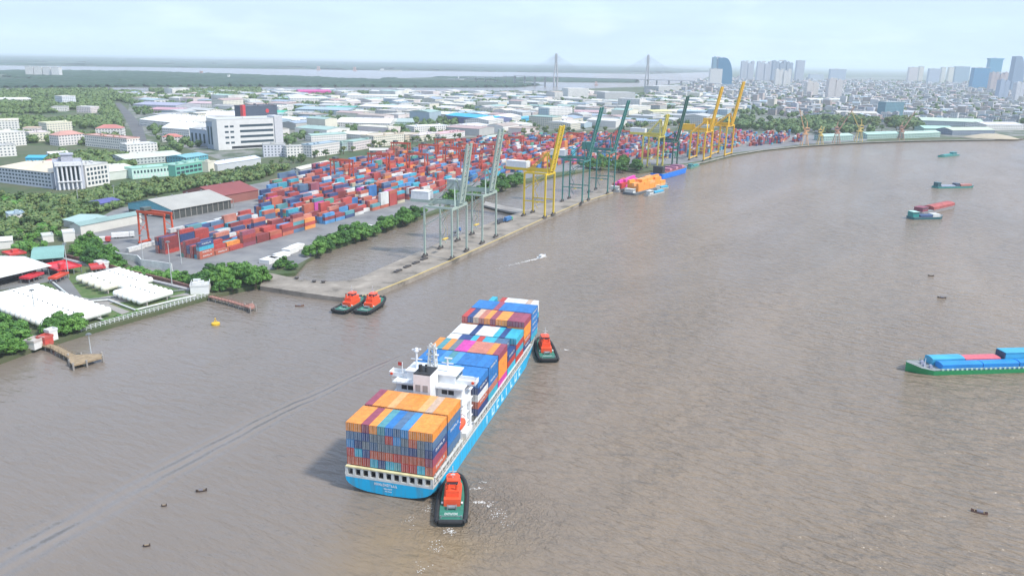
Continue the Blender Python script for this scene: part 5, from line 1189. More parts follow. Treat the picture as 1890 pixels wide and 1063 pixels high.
def B(x0, y0, x1, y1, D, h, kind, rh, wc, rc, label, walls=WALL, rl=True, name='building', cat='building', z=2.1, group=None, **k):
    a = G(x0, y0, z); b = G(x1, y1, z); ex = b - a; rz = math.atan2(ex.y, ex.x)
    OCC.append(rect(a, rz, ex.length, D, 2)); CITY.append(a)
    return building(name, a, rz, ex.length, D, h, kind, rh, wc, rc, label, cat, walls=walls, ridge_long=rl, group=group, **k), ex.length, D
def winrow(t, W, y, z0, z1, n, frac=.6, x0=1.0, name='window', mt_=None, x1=None):
    """n separate windows along the front"""
    x1 = x1 or W - 1.0; p = (x1 - x0) / n; w = MB(); w.box(0, -.08, z0, p * frac, -.02, z1); me = w.mesh(name, mt_ or GLASS)
    for k in range(n): link(name, me, t, (x0 + k * p + p * (1 - frac) / 2, y, 0))
# warehouses beside the yard
t, W, D = B(238, 392, 319, 405, 58, 7.5, 'gable', 5.5, (.07, .075, .07), (.44, .42, .37), 'large warehouse with tan grey roof and teal gable behind the near red gantry', PLAIN, False, 'warehouse', 'warehouse', overhang=1.2)  # near-black wall colour paints in the shade inside its open sides
w = MB(); w.loft([[(0, y_, 3.0), (W, y_, 3.0), (W, y_, 7.5), (W / 2, y_, 13.0), (0, y_, 7.5)] for y_ in (-.12, -.02)]); part('gable_panel', w, mat('teal_cladding', (.14, .40, .46), .6), t)
w = MB()
for k in range(12): w.box(W + .05, 1 + k * 5.4, 0, W + .35, 1.5 + k * 5.4, 7.4)
part('columns', w, CONC, t)
tx = (G(319, 405) - G(238, 392)); tx.normalize(); q_ = G(406, 379) - tx * 46; xa, ya = PX(q_)
B(xa, ya, 406, 379, 44, 7.5, 'gable', 6, (.30, .12, .10), (.27, .06, .05), 'warehouse with dark red roof at the far end of the tan roofed one', PLAIN, False, 'warehouse', 'warehouse')
B(150, 434, 262, 411, 11, 6.5, 'gable', 1.6, (.60, .58, .52), (.26, .38, .35), 'long low warehouse with pale teal roof at the near left of the yard', PLAIN, True, 'warehouse', 'warehouse')
B(118, 418, 148, 425, 26, 5, 'gable', 2, (.60, .60, .56), (.40, .55, .50), 'short shed with mint roof left of the long teal roofed warehouse', PLAIN, True, 'shed', 'shed')
B(185, 388, 222, 380, 16, 5, 'gable', 1.5, (.12, .12, .35), (.10, .10, .32), 'low shed with violet blue roof among trees left of the tan warehouse', PLAIN, True, 'shed', 'shed')
B(18, 412, 48, 409, 12, 6, 'flat', 0, WH, SKY, 'small white house with light blue roof tank among the left trees', cat='house')
B(0, 460, 24, 458, 14, 5, 'gable', 1.5, WH, (.7, .68, .62), 'white roofed shed at the left edge above the red shelter', PLAIN, True, 'shed', 'shed')
B(80, 448, 100, 446, 9, 4, 'flat', 0, WH, (.6, .62, .58), 'low white box building beside the dark round trees', PLAIN, True, 'hut', 'hut')
B(118, 447, 140, 445, 9, 6, 'flat', 0, WH, (.72, .72, .7), 'white block between the dark trees and the big tree clump', PLAIN, True, 'hut', 'hut')
# the row along the road
t, W, D = B(0, 337, 98, 349, 62, 15, 'gable', 2.5, (.56, .58, .62), (.76, .64, .46), 'long grey white building with beige roof at the left edge, four rows of windows', PLAIN)
for r_ in range(4): winrow(t, W, 0, 2 + r_ * 3.4, 3.6 + r_ * 3.4, 16)
t, W, D = B(104, 351, 158, 348, 26, 25, 'flat', 0, (.50, .53, .60), (.45, .46, .5), 'grey building with tall white columns across its dark entrance front', PLAIN)
w = MB(); w.box(3, -.15, 8, W - 3, -.03, 22); part('dark_front', w, GLASS, t)
cw = MB(); cw.cyl((0, 0, 0), (0, 0, 22), .9, 10); cme = cw.mesh('column', mat('column_white', (.72, .72, .74), .6))
for k in range(6): link('column', cme, t, (3 + k * (W - 6) / 5, -2.4, 0))
w = MB(); w.box(1, -4, 22, W - 1, -.02, 25.2); w.box(2, -4, 7.2, W - 2, -.3, 8); part('portico', w, mat('column_white', (.72, .72, .74), .6), t)
w = MB(); w.box(W * .3, 8, 25.3, W * .7, 20, 31); w.box(W * .3 - 1, 7, 31, W * .7 + 1, 21, 31.8); part('roof_pavilion', w, mat('pavilion_grey', (.40, .41, .46), .7), t)
t, W, D = B(161, 346, 203, 339, 30, 20, 'flat', 0, WH, (.62, .62, .6), 'white block with dark windows joined right of the columned building', PLAIN)
for r_ in range(4): winrow(t, W, 0, 2 + r_ * 4.4, 4.6 + r_ * 4.4, 6)
t, W, D = B(203, 333, 262, 326, 60, 8, 'gable', 3, (.62, .66, .60), (.70, .70, .55), 'wide low factory with cream roof right of the columned building', PLAIN)
t, W, D = B(245, 331, 322, 324, 18, 10, 'flat', 0, (.50, .70, .62), (.36, .60, .50), 'mint green two storey building with white pillars above the tree belt', PLAIN)
winrow(t, W, 0, 1.2, 4, 12, .55, mt_=mat('bright_pane', (.66, .72, .70), .3)); winrow(t, W, 0, 5.4, 8.2, 12, .55)
t, W, D = B(325, 326, 382, 316, 16, 11, 'flat', 0, (.16, .46, .36), (.34, .58, .48), 'green building with open dark floors right of the mint one', PLAIN)
for r_ in range(2): winrow(t, W, 0, 2 + r_ * 4.4, 4.6 + r_ * 4.4, 7, .8)
t, W, D = B(385, 318, 399, 315, 12, 10, 'flat', 0, CRE, CRE, 'small cream block at the right end of the green building', PLAIN)
t, W, D = B(402, 316, 482, 303, 18, 7, 'gable', 2.5, (.52, .54, .56), (.60, .63, .70), 'low grey building with pale lilac roof above the tree belt', PLAIN)
t, W, D = B(232, 306, 340, 297, 52, 7, 'gable', 3, (.45, .5, .48), (.60, .62, .52), 'wide factory with dull cream green roof behind the mint building')
t, W, D = B(345, 303, 385, 297, 30, 7, 'gable', 2, (.10, .35, .42), (.20, .46, .52), 'small factory with teal blue roof left of the low lilac roofed building')
t, W, D = B(236, 288, 292, 284, 22, 13, 'flat', 0, WH, (.66, .66, .64), 'bright white block with tower at the end of the left road')
# big office
t, W, D = B(404, 278, 522, 271, 36, 40, 'flat', 0, (.66, .65, .63), (.60, .60, .58), 'big white office block with long dark ribbon windows, tallest in the left part', PLAIN)
for r_ in range(4):
    z_ = 8 + r_ * 7.2
    w = MB(); w.box(W * .34, -.1, z_, W * .86, -.02, z_ + 3.2); part('ribbon_window', w, GLASS, t)
    winrow(t, W, 0, z_, z_ + 2.6, 2, .7, W * .10, x1=W * .26)
w = MB(); w.box(W * .2, -.1, 1, W * .8, -.02, 4.4); part('entrance', w, DARK, t)
w = MB(); w.box(W * .88, -1.6, 0, W + .8, D * .6, 43); part('stair_tower', w, mat('tower_grey_white', (.56, .56, .58), .7), t)
t, W, D = B(384, 274, 402, 277, 34, 36, 'flat', 0, (.30, .36, .44), (.4, .42, .45), 'blue grey block with tall narrow windows joined left of the big office', PLAIN)
winrow(t, W, 0, 6, 30, 3, .45)
t, W, D = B(352, 267, 383, 271, 22, 22, 'flat', 0, (.36, .42, .50), (.46, .48, .5), 'lower blue grey wing stepping down left of the big office', PLAIN)
winrow(t, W, 0, 4, 17, 4, .45)
t, W, D = B(456, 247, 514, 243, 30, 43, 'flat', 0, (.07, .09, .13), (.10, .11, .14), 'dark slate hall with red marks behind the big office roof', PLAIN)
w = MB(); w.cyl((W * .68, -.2, 35), (W * .68, -.02, 35), 3.4, 16); part('red_disc', w, mat('sign_red', (.60, .05, .06), .5), t)
w = MB(); w.box(-5.5, -1, 24, -.3, 6, 46); part('red_pylon', w, mat('sign_red', (.60, .05, .06), .5), t)
# white row right of the office
for i, (x0, y0, x1, y1, D_, h_, wc, rc, lb) in enumerate([
    (487, 290, 528, 289, 16, 15, (.60, .61, .66), LG, 'pale grey white block with window bays right below the big office'),
    (530, 291, 572, 289, 14, 13, WH, LG, 'white block with pale pillars, second right of the big office'),
    (576, 291, 628, 283, 16, 15, (.74, .70, .66), SKY, 'white cream block third right of the big office at the tree belt'),
    (632, 280, 650, 277, 14, 11, (.40, .50, .50), MINT, 'narrow teal grey house between white blocks above the tree belt'),
    (652, 279, 686, 273, 16, 12, PKW, MINT, 'pinkish white house with mint roof above the tree belt'),
    (690, 272, 746, 266, 26, 15, CRE, BEI, 'cream building with beige roof and small dark windows near the yard trees'),
    (575, 262, 640, 258, 18, 9, WH, MINT, 'long white hall with mint green roof behind the white cream block'),
    (748, 262, 772, 258, 24, 10, BEI, BEI, 'ochre building beside dark trees behind the yard'),
    (775, 262, 812, 256, 22, 9, CRE, PKW, 'cream building with pink roof behind the yard trees'),
    (812, 258, 858, 252, 24, 8, WH, (.68, .45, .45), 'white building with faded red roof behind the yard'),
    (682, 285, 730, 285, 20, 5, LG, (.62, .58, .52), 'low shed with dull pinkish roof at the far corner of the yard'),
    (555, 322, 612, 308, 12, 5, LG, (.62, .58, .48), 'low shed with beige roof beside the second red gantry'),
    (735, 290, 745, 288, 14, 10, TERR, TERR, 'small salmon house by the round trees at the far yard edge'),
    (905, 262, 930, 260, 18, 7, WH, (.55, .62, .52), 'pale green roofed shed behind the pale quay cranes'),
    ]):
    t, W, D = B(x0, y0, x1, y1, D_, h_, 'gable' if i in (6, 10, 11, 13) else 'flat', 2, wc, rc, lb)
# roofs of the industrial park, by hand
for (x0, y0, x1, y1, D_, h_, kd, rh, wc, rc, lb) in [
    (258, 232, 330, 240, 120, 11, 'arch', 7, WH, (.78, .76, .72), 'vast white arched hall right of the left road'),
    (300, 250, 350, 254, 60, 12, 'arch', 8, WH, (.80, .79, .76), 'white arched hall in front of the vast one, left of the office wing'),
    (380, 226, 440, 226, 90, 12, 'arch', 6, WH, (.74, .72, .70), 'white arched hall behind the big office'),
    (246, 200, 325, 203, 90, 9, 'gable', 4, (.5, .5, .55), (.36, .36, .46), 'wide hall with dusky violet grey roof near the top of the left road'),
    (275, 210, 330, 212, 60, 9, 'gable', 3, (.5, .35, .38), (.56, .30, .34), 'hall with faded maroon roof in front of the violet grey one'),
    (345, 198, 400, 199, 80, 9, 'gable', 3, WH, (.60, .42, .42), 'hall with dusty red roof behind the white arched halls'),
    (300, 262, 334, 262, 16, 7, 'hip', 4, WH, (.56, .20, .16), 'white villa with bright red hipped roof left of the office wing'),
    (468, 205, 515, 207, 60, 11, 'flat', 0, WH, WH, 'white factory with flat roof behind the green roofed hall'),
    (490, 215, 520, 216, 60, 8, 'gable', 3, WH, (.05, .50, .33), 'hall with bright emerald green roof behind the dark slate hall'),
    (510, 228, 550, 232, 40, 9, 'arch', 4, WH, (.76, .76, .74), 'white hall in front of the emerald roofed hall'),
    (536, 192, 608, 192, 90, 14, 'flat', 0, WH, (.74, .77, .78), 'long white factory with flat pale roof below the magenta roof'),
    (552, 176, 612, 176, 70, 12, 'gable', 4, MAG, (.60, .05, .28), 'long hall with magenta roof by the far river'),
    (545, 210, 640, 213, 100, 10, 'gable', 3, SKY, (.38, .48, .54), 'very wide hall with pale sky blue roof in the industrial park'),
    (604, 206, 676, 205, 26, 9, 'gable', 2, GRN, (.10, .42, .33), 'long narrow hall with green roof right of the sky blue one'),
    (640, 186, 735, 187, 100, 14, 'flat', 0, (.78, .76, .72), (.78, .77, .74), 'long cream white factory with dark bays near the far river'),
    (660, 205, 770, 210, 80, 11, 'gable', 3, (.78, .76, .72), (.78, .75, .71), 'very long cream white hall in front of the cream white factory'),
    (555, 232, 620, 238, 40, 10, 'flat', 0, WH, LG, 'white factory left of the wide cream arched roofs'),
    (620, 238, 720, 240, 90, 11, 'arch', 6, (.74, .72, .68), (.74, .71, .66), 'wide cream arched hall in the middle of the industrial park'),
    (700, 236, 765, 236, 80, 10, 'gable', 4, MINT, (.40, .48, .44), 'hall with pale sea green roof right of the wide cream one'),
    (765, 246, 830, 243, 30, 10, 'flat', 0, WH, (.80, .80, .78), 'bright white hall below the blue roofed one'),
    (822, 225, 905, 233, 60, 13, 'gable', 4, (.16, .18, .34), (.02, .42, .68), 'long hall with vivid blue roof in the middle of the industrial park'),
    (902, 236, 962, 226, 50, 13, 'gable', 4, WH, (.76, .72, .72), 'white hall with pale roof joined right of the vivid blue roof'),
    (962, 226, 985, 224, 30, 8, 'gable', 2, BLR, (.12, .44, .62), 'small hall with light blue roof right of the white one'),
    (994, 220, 1012, 221, 30, 22, 'flat', 0, (.42, .54, .58), (.5, .58, .6), 'blue grey glass block joined left of the big white cube'),
    (1014, 221, 1056, 219, 36, 24, 'flat', 0, WH, WH, 'big white cube building above the dark trees'),
    (1048, 183, 1086, 183, 50, 34, 'flat', 0, WH, WH, 'tall windowless white cube right of centre near the far river'),
    (1116, 188, 1172, 188, 60, 28, 'flat', 0, LG, (.6, .6, .6), 'big pale grey factory left of the twin vents building'),
    (1140, 200, 1180, 202, 40, 26, 'flat', 0, WH, WH, 'white stepped factory in front of the big pale grey one'),
    (1060, 215, 1105, 216, 60, 10, 'gable', 3, PKW, (.55, .35, .35), 'hall with dusty pink roof right of the big white cube'),
    (1215, 172, 1262, 170, 70, 26, 'flat', 0, LG, LG, 'pale grey plant building with twin dark vents'),
    (1160, 215, 1200, 213, 40, 22, 'flat', 0, (.74, .71, .64), WH, 'cream white block left of the yellow roofed hall'),
    (1205, 218, 1240, 217, 40, 14, 'gable', 3, CRE, (.74, .70, .30), 'hall with pale yellow roof behind the dark green crane boom'),
    (1245, 216, 1300, 212, 60, 12, 'gable', 3, CRE, (.76, .74, .60), 'hall with cream roof left of the tall golden cranes'),
    (0, 196, 62, 195, 90, 14, 'flat', 0, WH, WH, 'long white flat factory at the left edge of the far trees'),
    (95, 206, 122, 206, 30, 9, 'flat', 0, WH, LG, 'low white wing left of the white tower building'),
    (117, 200, 142, 199, 30, 26, 'flat', 0, (.66, .68, .72), WH, 'white tower building with dark centre among far left trees'),
    (142, 208, 168, 209, 26, 12, 'flat', 0, PKW, WH, 'low pinkish white wing right of the white tower building'),
    (0, 248, 38, 247, 40, 20, 'flat', 0, WH, CRE, 'white block with greenish cream top at the far left edge'),
    (0, 272, 50, 268, 36, 18, 'flat', 0, WH, WH, 'bright white stepped block at the left edge'),
    (0, 290, 32, 288, 20, 13, 'flat', 0, WH, LG, 'small white building with dark windows at the left edge above the beige roof'),
    (44, 252, 70, 252, 20, 12, 'flat', 0, PKW, (.70, .55, .45), 'small pinkish block right of the far left white block'),
    (56, 262, 95, 260, 22, 12, 'flat', 0, CRE, PKW, 'cream block among trees left of the cream yellow one'),
    (88, 246, 135, 243, 24, 15, 'flat', 0, CRE, (.72, .70, .52), 'cream yellow block with flat top among the left trees'),
    (110, 270, 158, 266, 22, 14, 'hip', 5, (.68, .64, .62), (.58, .30, .24), 'pale villa with terracotta roof left of the long white terrace'),
    (158, 270, 236, 278, 20, 15, 'flat', 0, (.78, .73, .66), (.60, .36, .30), 'long cream white terrace with arched front among the left trees'),
    (178, 256, 226, 256, 20, 15, 'hip', 5, WH, (.54, .20, .17), 'white villa with dark red hipped roof behind the long terrace'),
    (48, 300, 92, 300, 20, 5, 'gable', 2, BLR, (.05, .42, .62), 'low shed with bright turquoise roof behind the beige roof'),
    (92, 296, 128, 294, 18, 7, 'gable', 2, WH, WH, 'low white roofed hall left of the dark trees'),
    (92, 308, 120, 304, 12, 5, 'gable', 2, RDR, (.55, .12, .14), 'low shed with crimson roof behind the columned building'),
    ]:
    B(x0, y0, x1, y1, D_, h_, kd, rh, wc, rc, lb, name='factory' if 'hall' in lb or 'factory' in lb else 'building', cat='factory' if 'hall' in lb or 'factory' in lb else 'building')
# right side, near the far quay
for (x0, y0, x1, y1, D_, h_, kd, rh, wc, rc, lb) in [
    (1632, 215, 1666, 215, 30, 36, 'flat', 0, (.14, .28, .34), (.5, .55, .56), 'dark teal glass office block behind the right jib cranes'),
    (1700, 232, 1815, 236, 70, 11, 'gable', 5, (.35, .42, .45), (.50, .60, .46), 'very long warehouse with striped pale green roof at right'),
    (1820, 240, 1889, 240, 60, 10, 'gable', 4, WH, (.66, .64, .62), 'white roofed warehouse at the right edge'),
    (1705, 246, 1760, 247, 40, 9, 'gable', 4, MINT, (.40, .62, .50), 'warehouse with mint roof near the far quay'),
    (1757, 250, 1835, 249, 40, 9, 'gable', 4, SLT, (.56, .62, .46), 'warehouse with yellow green roof right of the mint one'),
    (1600, 257, 1660, 255, 22, 8, 'gable', 3, MINT, (.42, .62, .52), 'low mint roofed shed between the yellow and the rightmost jib cranes'),
    (1520, 261, 1574, 259, 22, 8, 'gable', 3, MINT, (.46, .64, .55), 'low mint roofed shed left of the yellow jib crane'),
    (1668, 256, 1735, 253, 22, 8, 'gable', 3, MINT, (.46, .62, .50), 'low mint roofed shed right of the rightmost jib crane'),
    (1545, 216, 1620, 218, 50, 10, 'gable', 4, BEI, (.60, .56, .48), 'hall with dull beige roof above the far quay trees'),
    (1495, 190, 1560, 190, 50, 10, 'gable', 4, LG, (.66, .67, .62), 'hall with long pale roof beneath the cream apartment towers'),
    ]:
    B(x0, y0, x1, y1, D_, h_, kd, rh, wc, rc, lb, name='warehouse' if 'roof' in lb else 'office_block', cat='warehouse' if 'roof' in lb else 'building')
# towers
def tower(x0, x1, yb, ytop, D_, wc, lb, shape='flat', name='tower_block', frac=1.0):
    a = G(x0, yb, 2.1); b = G(x1, yb + (x1 - x0) * .018, 2.1); mp_ = (a - CAM).length / F; h = (yb - ytop) * mp_
    ex = b - a; rz = math.atan2(ex.y, ex.x); OCC.append(rect(a, rz, ex.length, D_, 2)); W = ex.length
    t = empty(name, a, rz, lb, 'tower'); w = MB()
    if shape == 'curve':                                  # glass tower whose top sweeps down to one side
        n = 14; prof = [(0, 0), (W, 0)] + [(W * (.42 + .58 * math.cos(math.pi / 2 * k / n)), h * (.25 + .75 * math.sin(math.pi / 2 * k / n))) for k in range(n + 1)] + [(0, h)]
        w.loft([[(x, y, z) for x, z in prof] for y in (0, D_)])
        part('wall', w, PAINT, t, wc)
    elif shape == 'crown':
        w.box(0, 0, 0, W, D_, h * .94); w.hexa([(-1, -1, h * .94), (W + 1, -1, h * .94), (W + 1, D_ + 1, h * .94), (-1, D_ + 1, h * .94), (-W * .1, -1, h), (W * 1.1, -1, h), (W * 1.1, D_ + 1, h), (-W * .1, D_ + 1, h)]); part('wall', w, PAINT, t, wc)
    elif shape == 'slabs':
        n = max(2, int(W / 22)); p = W / n
        for k in range(n): w.box(k * p, (k % 2) * 4, 0, (k + .82) * p, D_, h * (1 - .05 * (k % 3))); w.box(k * p + p * .25, 6, h * (1 - .05 * (k % 3)), k * p + p * .55, 14, h * (1 - .05 * (k % 3)) + 5)
        w.box(.1, 5, 0, W - p * .2, D_ - 1, h * .88); part('wall', w, WALL, t, wc)
    else: w.box(0, 0, 0, W, D_, h); part('wall', w, WALL, t, wc)
    w = MB(); w.box(W * .3, D_ * .3, h * (.5 if shape == 'curve' else .97), W * .55 if shape != 'curve' else W * .4, D_ * .6, h + (4 if shape != 'curve' else 2)); part('roof_plant', w, PLAIN, t, LG)
    if shape == 'flat': w = MB(); w.box(-.5, -.5, h, W + .5, D_ + .5, h + 1.5); part('parapet', w, PLAIN, t, LG)
    return t
for args in [
    (1313, 1336, 157, 111, 40, (.16, .32, .42), 'blue green glass tower with lattice top left of the curved one', 'slabs'),
    (1323, 1350, 160, 112, 36, (.03, .17, .30), 'deep blue glass tower whose top curves down to the right', 'curve'),
    (1309, 1331, 163, 131, 30, (.72, .70, .66), 'cream white block standing before the curved glass tower'),
    (1367, 1391, 150, 117, 40, (.50, .52, .56), 'pale grey slab tower, leftmost of the hazy cluster', 'slabs'),
    (1396, 1424, 152, 118, 40, (.55, .56, .60), 'pale grey slab tower, second of the hazy cluster', 'slabs'),
    (1424, 1462, 154, 117, 44, (.34, .40, .47), 'blue grey slab tower cluster at the middle of the hazy group', 'slabs'),
    (1468, 1482, 152, 117, 40, (.46, .49, .54), 'slim grey tower at the right end of the hazy group'),
    (1430, 1460, 160, 132, 30, (.74, .71, .66), 'cream white tower block in front of the hazy cluster', 'slabs'),
    (1488, 1512, 179, 155, 30, (.72, .66, .60), 'cream apartment tower, left of the cream pair', 'slabs'),
    (1527, 1556, 184, 151, 30, (.68, .63, .60), 'cream apartment tower, right of the cream pair', 'slabs'),
    (1531, 1560, 150, 131, 40, (.40, .47, .55), 'grey blue block with small raised top in the haze'),
    (1494, 1520, 150, 139, 40, (.50, .56, .60), 'low grey blue block in the haze left of the raised top one'),
    (1675, 1692, 152, 129, 30, (.66, .58, .55), 'faint pinkish tower in the haze'),
    (1694, 1702, 152, 128, 30, (.72, .66, .55), 'faint cream tower right of the pinkish one'),
    (1712, 1732, 155, 132, 30, (.44, .50, .58), 'faint blue grey tower right of the cream one'),
    (1735, 1742, 155, 130, 30, (.70, .69, .60), 'thin pale tower left of the grey blue slab'),
    (1748, 1757, 155, 130, 30, (.72, .69, .58), 'thin cream tower touching the grey blue slab'),
    (1760, 1786, 155, 129, 40, (.28, .40, .48), 'grey blue slab tower left of the vivid blue pair'),
    (1793, 1822, 165, 133, 40, (.04, .24, .44), 'vivid blue glass slab, lower one of the blue pair', 'flat'),
    (1820, 1843, 160, 118, 40, (.05, .26, .40), 'blue glass tower with flared top, taller one of the blue pair', 'crown'),
    (1826, 1858, 170, 141, 30, (.60, .50, .48), 'pale pink apartment block below the flared blue tower', 'slabs'),
    (1864, 1884, 172, 118, 40, (.22, .30, .40), 'slate blue tower with slanting shoulder near the right edge', 'curve'),
    (1842, 1862, 184, 155, 30, (.40, .47, .58), 'pale blue block below the slate tower', 'slabs'),
    (1872, 1889, 188, 160, 26, (.66, .66, .68), 'pale white block at the right edge under the slate tower', 'slabs'),
    (48, 62, 141, 127, 30, (.74, .71, .68), 'white apartment block across the water at far left, leftmost of four'),
    (64, 78, 141.3, 127.5, 30, (.76, .74, .70), 'white apartment block across the water at far left, second of four'),
    (80, 94, 141.6, 127.8, 30, (.72, .70, .68), 'white apartment block across the water at far left, third of four'),
    (96, 110, 142, 128, 30, (.76, .74, .72), 'white apartment block across the water at far left, rightmost of four'),
    ]:
    tower(*args)
# cable stayed bridge
p0 = G(1025, 160, 0); p1 = G(1193, 166, 0); d = (p1 - p0); span = d.length; ex = d.normalized(); rz = math.atan2(ex.y, ex.x)
t = empty('cable_stayed_bridge', p0, rz, 'faint cable stayed bridge with two tall pylons in the haze', 'bridge'); PYL = mat('pylon_concrete', (.46, .46, .47), .8)
for x in (0, span):
    w = MB()
    for s_ in (-1, 1): w.beam((x, s_ * 16, 0), (x, s_ * 19, 45), 7); w.beam((x, s_ * 19, 45), (x, s_ * 7, 110), 6); w.beam((x, s_ * 7, 110), (x, s_ * 6, 160), 5)
    w.beam((x, -18, 43), (x, 18, 43), 5); w.beam((x, -8, 112), (x, 8, 112), 4); part('pylon', w, PYL, t)
w = MB(); w.box(-240, -13, 45, span + 240, 13, 48)
for k in range(8): w.box(-240 - k * 60, -13, 45 - k * 4, -180 - k * 60, 13, 48 - k * 4) if k else None; w.box(span + 180 + k * 60, -13, 45 - k * 4, span + 240 + k * 60, 13, 48 - k * 4) if k else None
part('deck', w, PYL, t)
w = MB()
for x in range(-480, int(span) + 500, 60): 
    if -20 < x < span + 20: continue
    w = MB(); w.box(x - 1.2, -8, -2, x + 1.2, 8, 44 if -240 <= x <= span + 240 else 20); part('pier', w, PYL, t)
pass
for x in (0, span):
    w = MB()
    for k in range(1, 12):
        for s_ in (-1, 1):
            for e_ in (-1, 1): w.beam((x, e_ * 6, 158 - (12 - k) * 2.2), (x + s_ * k * 17.5, e_ * 12, 48), .35)
    part('stay_cables', w, PYL, t)
# far structures on the water
for px, py, lb in ((588, 130, 'tiny salmon tower structure on the far river, left one'), (655, 131.5, 'tiny salmon tower structure on the far river, middle one'), (1100, 158, 'pinkish tower left of the bridge pylon gap'), (372, 139, 'tiny pinkish chimney structure on the far island')):
    p = G(px, py, 0); w = MB(); s_ = (p - CAM).length / F
    for x in (-4, 4):
        for y in (-4, 4): w.beam((x * s_ * .5, y * s_ * .5, -1), (x * s_ * .25, y * s_ * .25, 5 * s_), 1.2 * s_)
    w.box(-3 * s_, -3 * s_, 0.5, 3 * s_, 3 * s_, 1.6 * s_); w.box(-2 * s_, -2 * s_, 4.5 * s_, 2 * s_, 2 * s_, 6.5 * s_)
    tag(link('river_tower', w.mesh('river_tower', mat('salmon_steel', (.50, .32, .28), .7)), None, p), lb, 'tower')
for x0, x1, y, lb in ((700, 742, 131.5, 'long pale ship hazy on the far river'), (420, 440, 146, 'white ship hazy beside the far left island'), (845, 856, 148, 'small pale ship on the far river')):
    a = G(x0, y, 0); b = G(x1, y + (x1 - x0) * .018, 0)
    t = vessel(x0, y, x1, y + (x1 - x0) * .018, 24, OFFWHITE, lb, 'ship', lambda t, L_, W, z: cabin(t, L_*.05, L_*.2, W*.8, z, z+14, OFFWHITE), 8, 'distant_ship')
# sand heap
p = G(1828, 256, 2.1); w = MB(); rg = []
for k in range(7):
    a = k / 6; r = 34 * (1 - a) + .6; rg.append([(1.5 * r * math.cos(2*math.pi*j/20) * (1 + .12 * math.sin(3*j)), .6 * r * math.sin(2*math.pi*j/20), 9 * math.sin(a * math.pi / 2)) for j in range(20)])
w.loft(rg); tag(link('sand_heap', w.mesh('sand_heap', mat('sand', (.44, .38, .28), .95), True), None, p), 'heap of pale sand on the far bank at right', 'sand heap')

# keep the left road clear of buildings
for (xa, ya), (xb, yb) in zip([(214, 188), (231, 207), (245, 232), (258, 262)], [(231, 207), (245, 232), (258, 262), (272, 292)]):
    qa_, qb_ = G(xa, ya), G(xb, yb); dd_ = qb_ - qa_; ln = dd_.length; an = math.atan2(dd_.y, dd_.x); ey_ = Vector((-math.sin(an), math.cos(an), 0)); OCC.append(rect(qa_ - ey_ * 16, an, ln, 32, 0))
# random fill of the industrial park and the town
LM = [(G(450, 272), 'the big white office'), (G(60, 340), 'the beige roofed block'), (G(245, 240), 'the left road'), (G(585, 200), 'the sky blue roofed hall'), (G(700, 190), 'the long cream factory'), (G(870, 228), 'the vivid blue roof'), (G(1035, 218), 'the big white cube'), (G(1066, 180), 'the tall windowless cube'), (G(1145, 190), 'the big pale grey factory'), (G(1330, 158), 'the curved glass tower'), (G(1440, 156), 'the hazy tower cluster'), (G(1325, 230), 'the tall golden cranes'), (G(1540, 182), 'the cream apartment pair'), (G(1650, 213), 'the dark teal office'), (G(1760, 232), 'the long pale green roof'), (G(1825, 163), 'the vivid blue pair'), (G(1478, 262), 'the leftmost jib crane'), (G(130, 200), 'the white tower building'), (G(560, 176), 'the magenta roof'), (G(680, 238), 'the wide cream arched hall'), (G(20, 250), 'the far left white block'),
      (G(290, 452), 'the near red gantry'), (G(700, 300), 'the middle of the yard'), (G(200, 540), 'the tank farm'), (G(845, 470), 'the nearest quay crane'), (G(1010, 400), 'the yellow quay crane'), (G(1125, 355), 'the far green crane')]
def relation(p):
    px, py = PX(p); best = None
    for q, nm in LM:
        qx, qy = PX(q); dd = math.hypot((px - qx), (py - qy) * 3)
        if best is None or dd < best[0]: best = (dd, px - qx, py - qy, nm)
    _, dx, dy, nm = best
    if abs(dx) > abs(dy) * 2.2: return f'{"right" if dx > 0 else "left"} of {nm}'
    s_ = 'behind' if dy < 0 else 'in front of'
    return f'{s_} {nm}'
AUTO = []
def cname(c):
    r, g, b = c
    if max(c) - min(c) < .08: return 'white' if r > .68 else ('pale grey' if r > .45 else 'grey')
    if r > g and r > b: return 'cream' if g > .6 else ('beige' if g > .45 else ('pink' if r > .58 and g > .3 else 'red'))
    if g >= b: return 'green'
    return 'blue'
IND = [tuple(G(x, y)[:2]) for x, y in [(190, 240), (235, 176), (480, 170), (1000, 174), (1180, 178), (1300, 176), (1380, 200), (1300, 232), (1110, 238), (960, 248), (860, 250), (640, 262), (540, 276), (500, 262), (380, 285), (240, 282)]]
TWN = [tuple(G(x, y)[:2]) for x, y in [(1180, 176), (1300, 150), (1400, 141), (2050, 150), (2050, 236), (1889, 240), (1700, 228), (1480, 222), (1380, 205), (1280, 180)]]
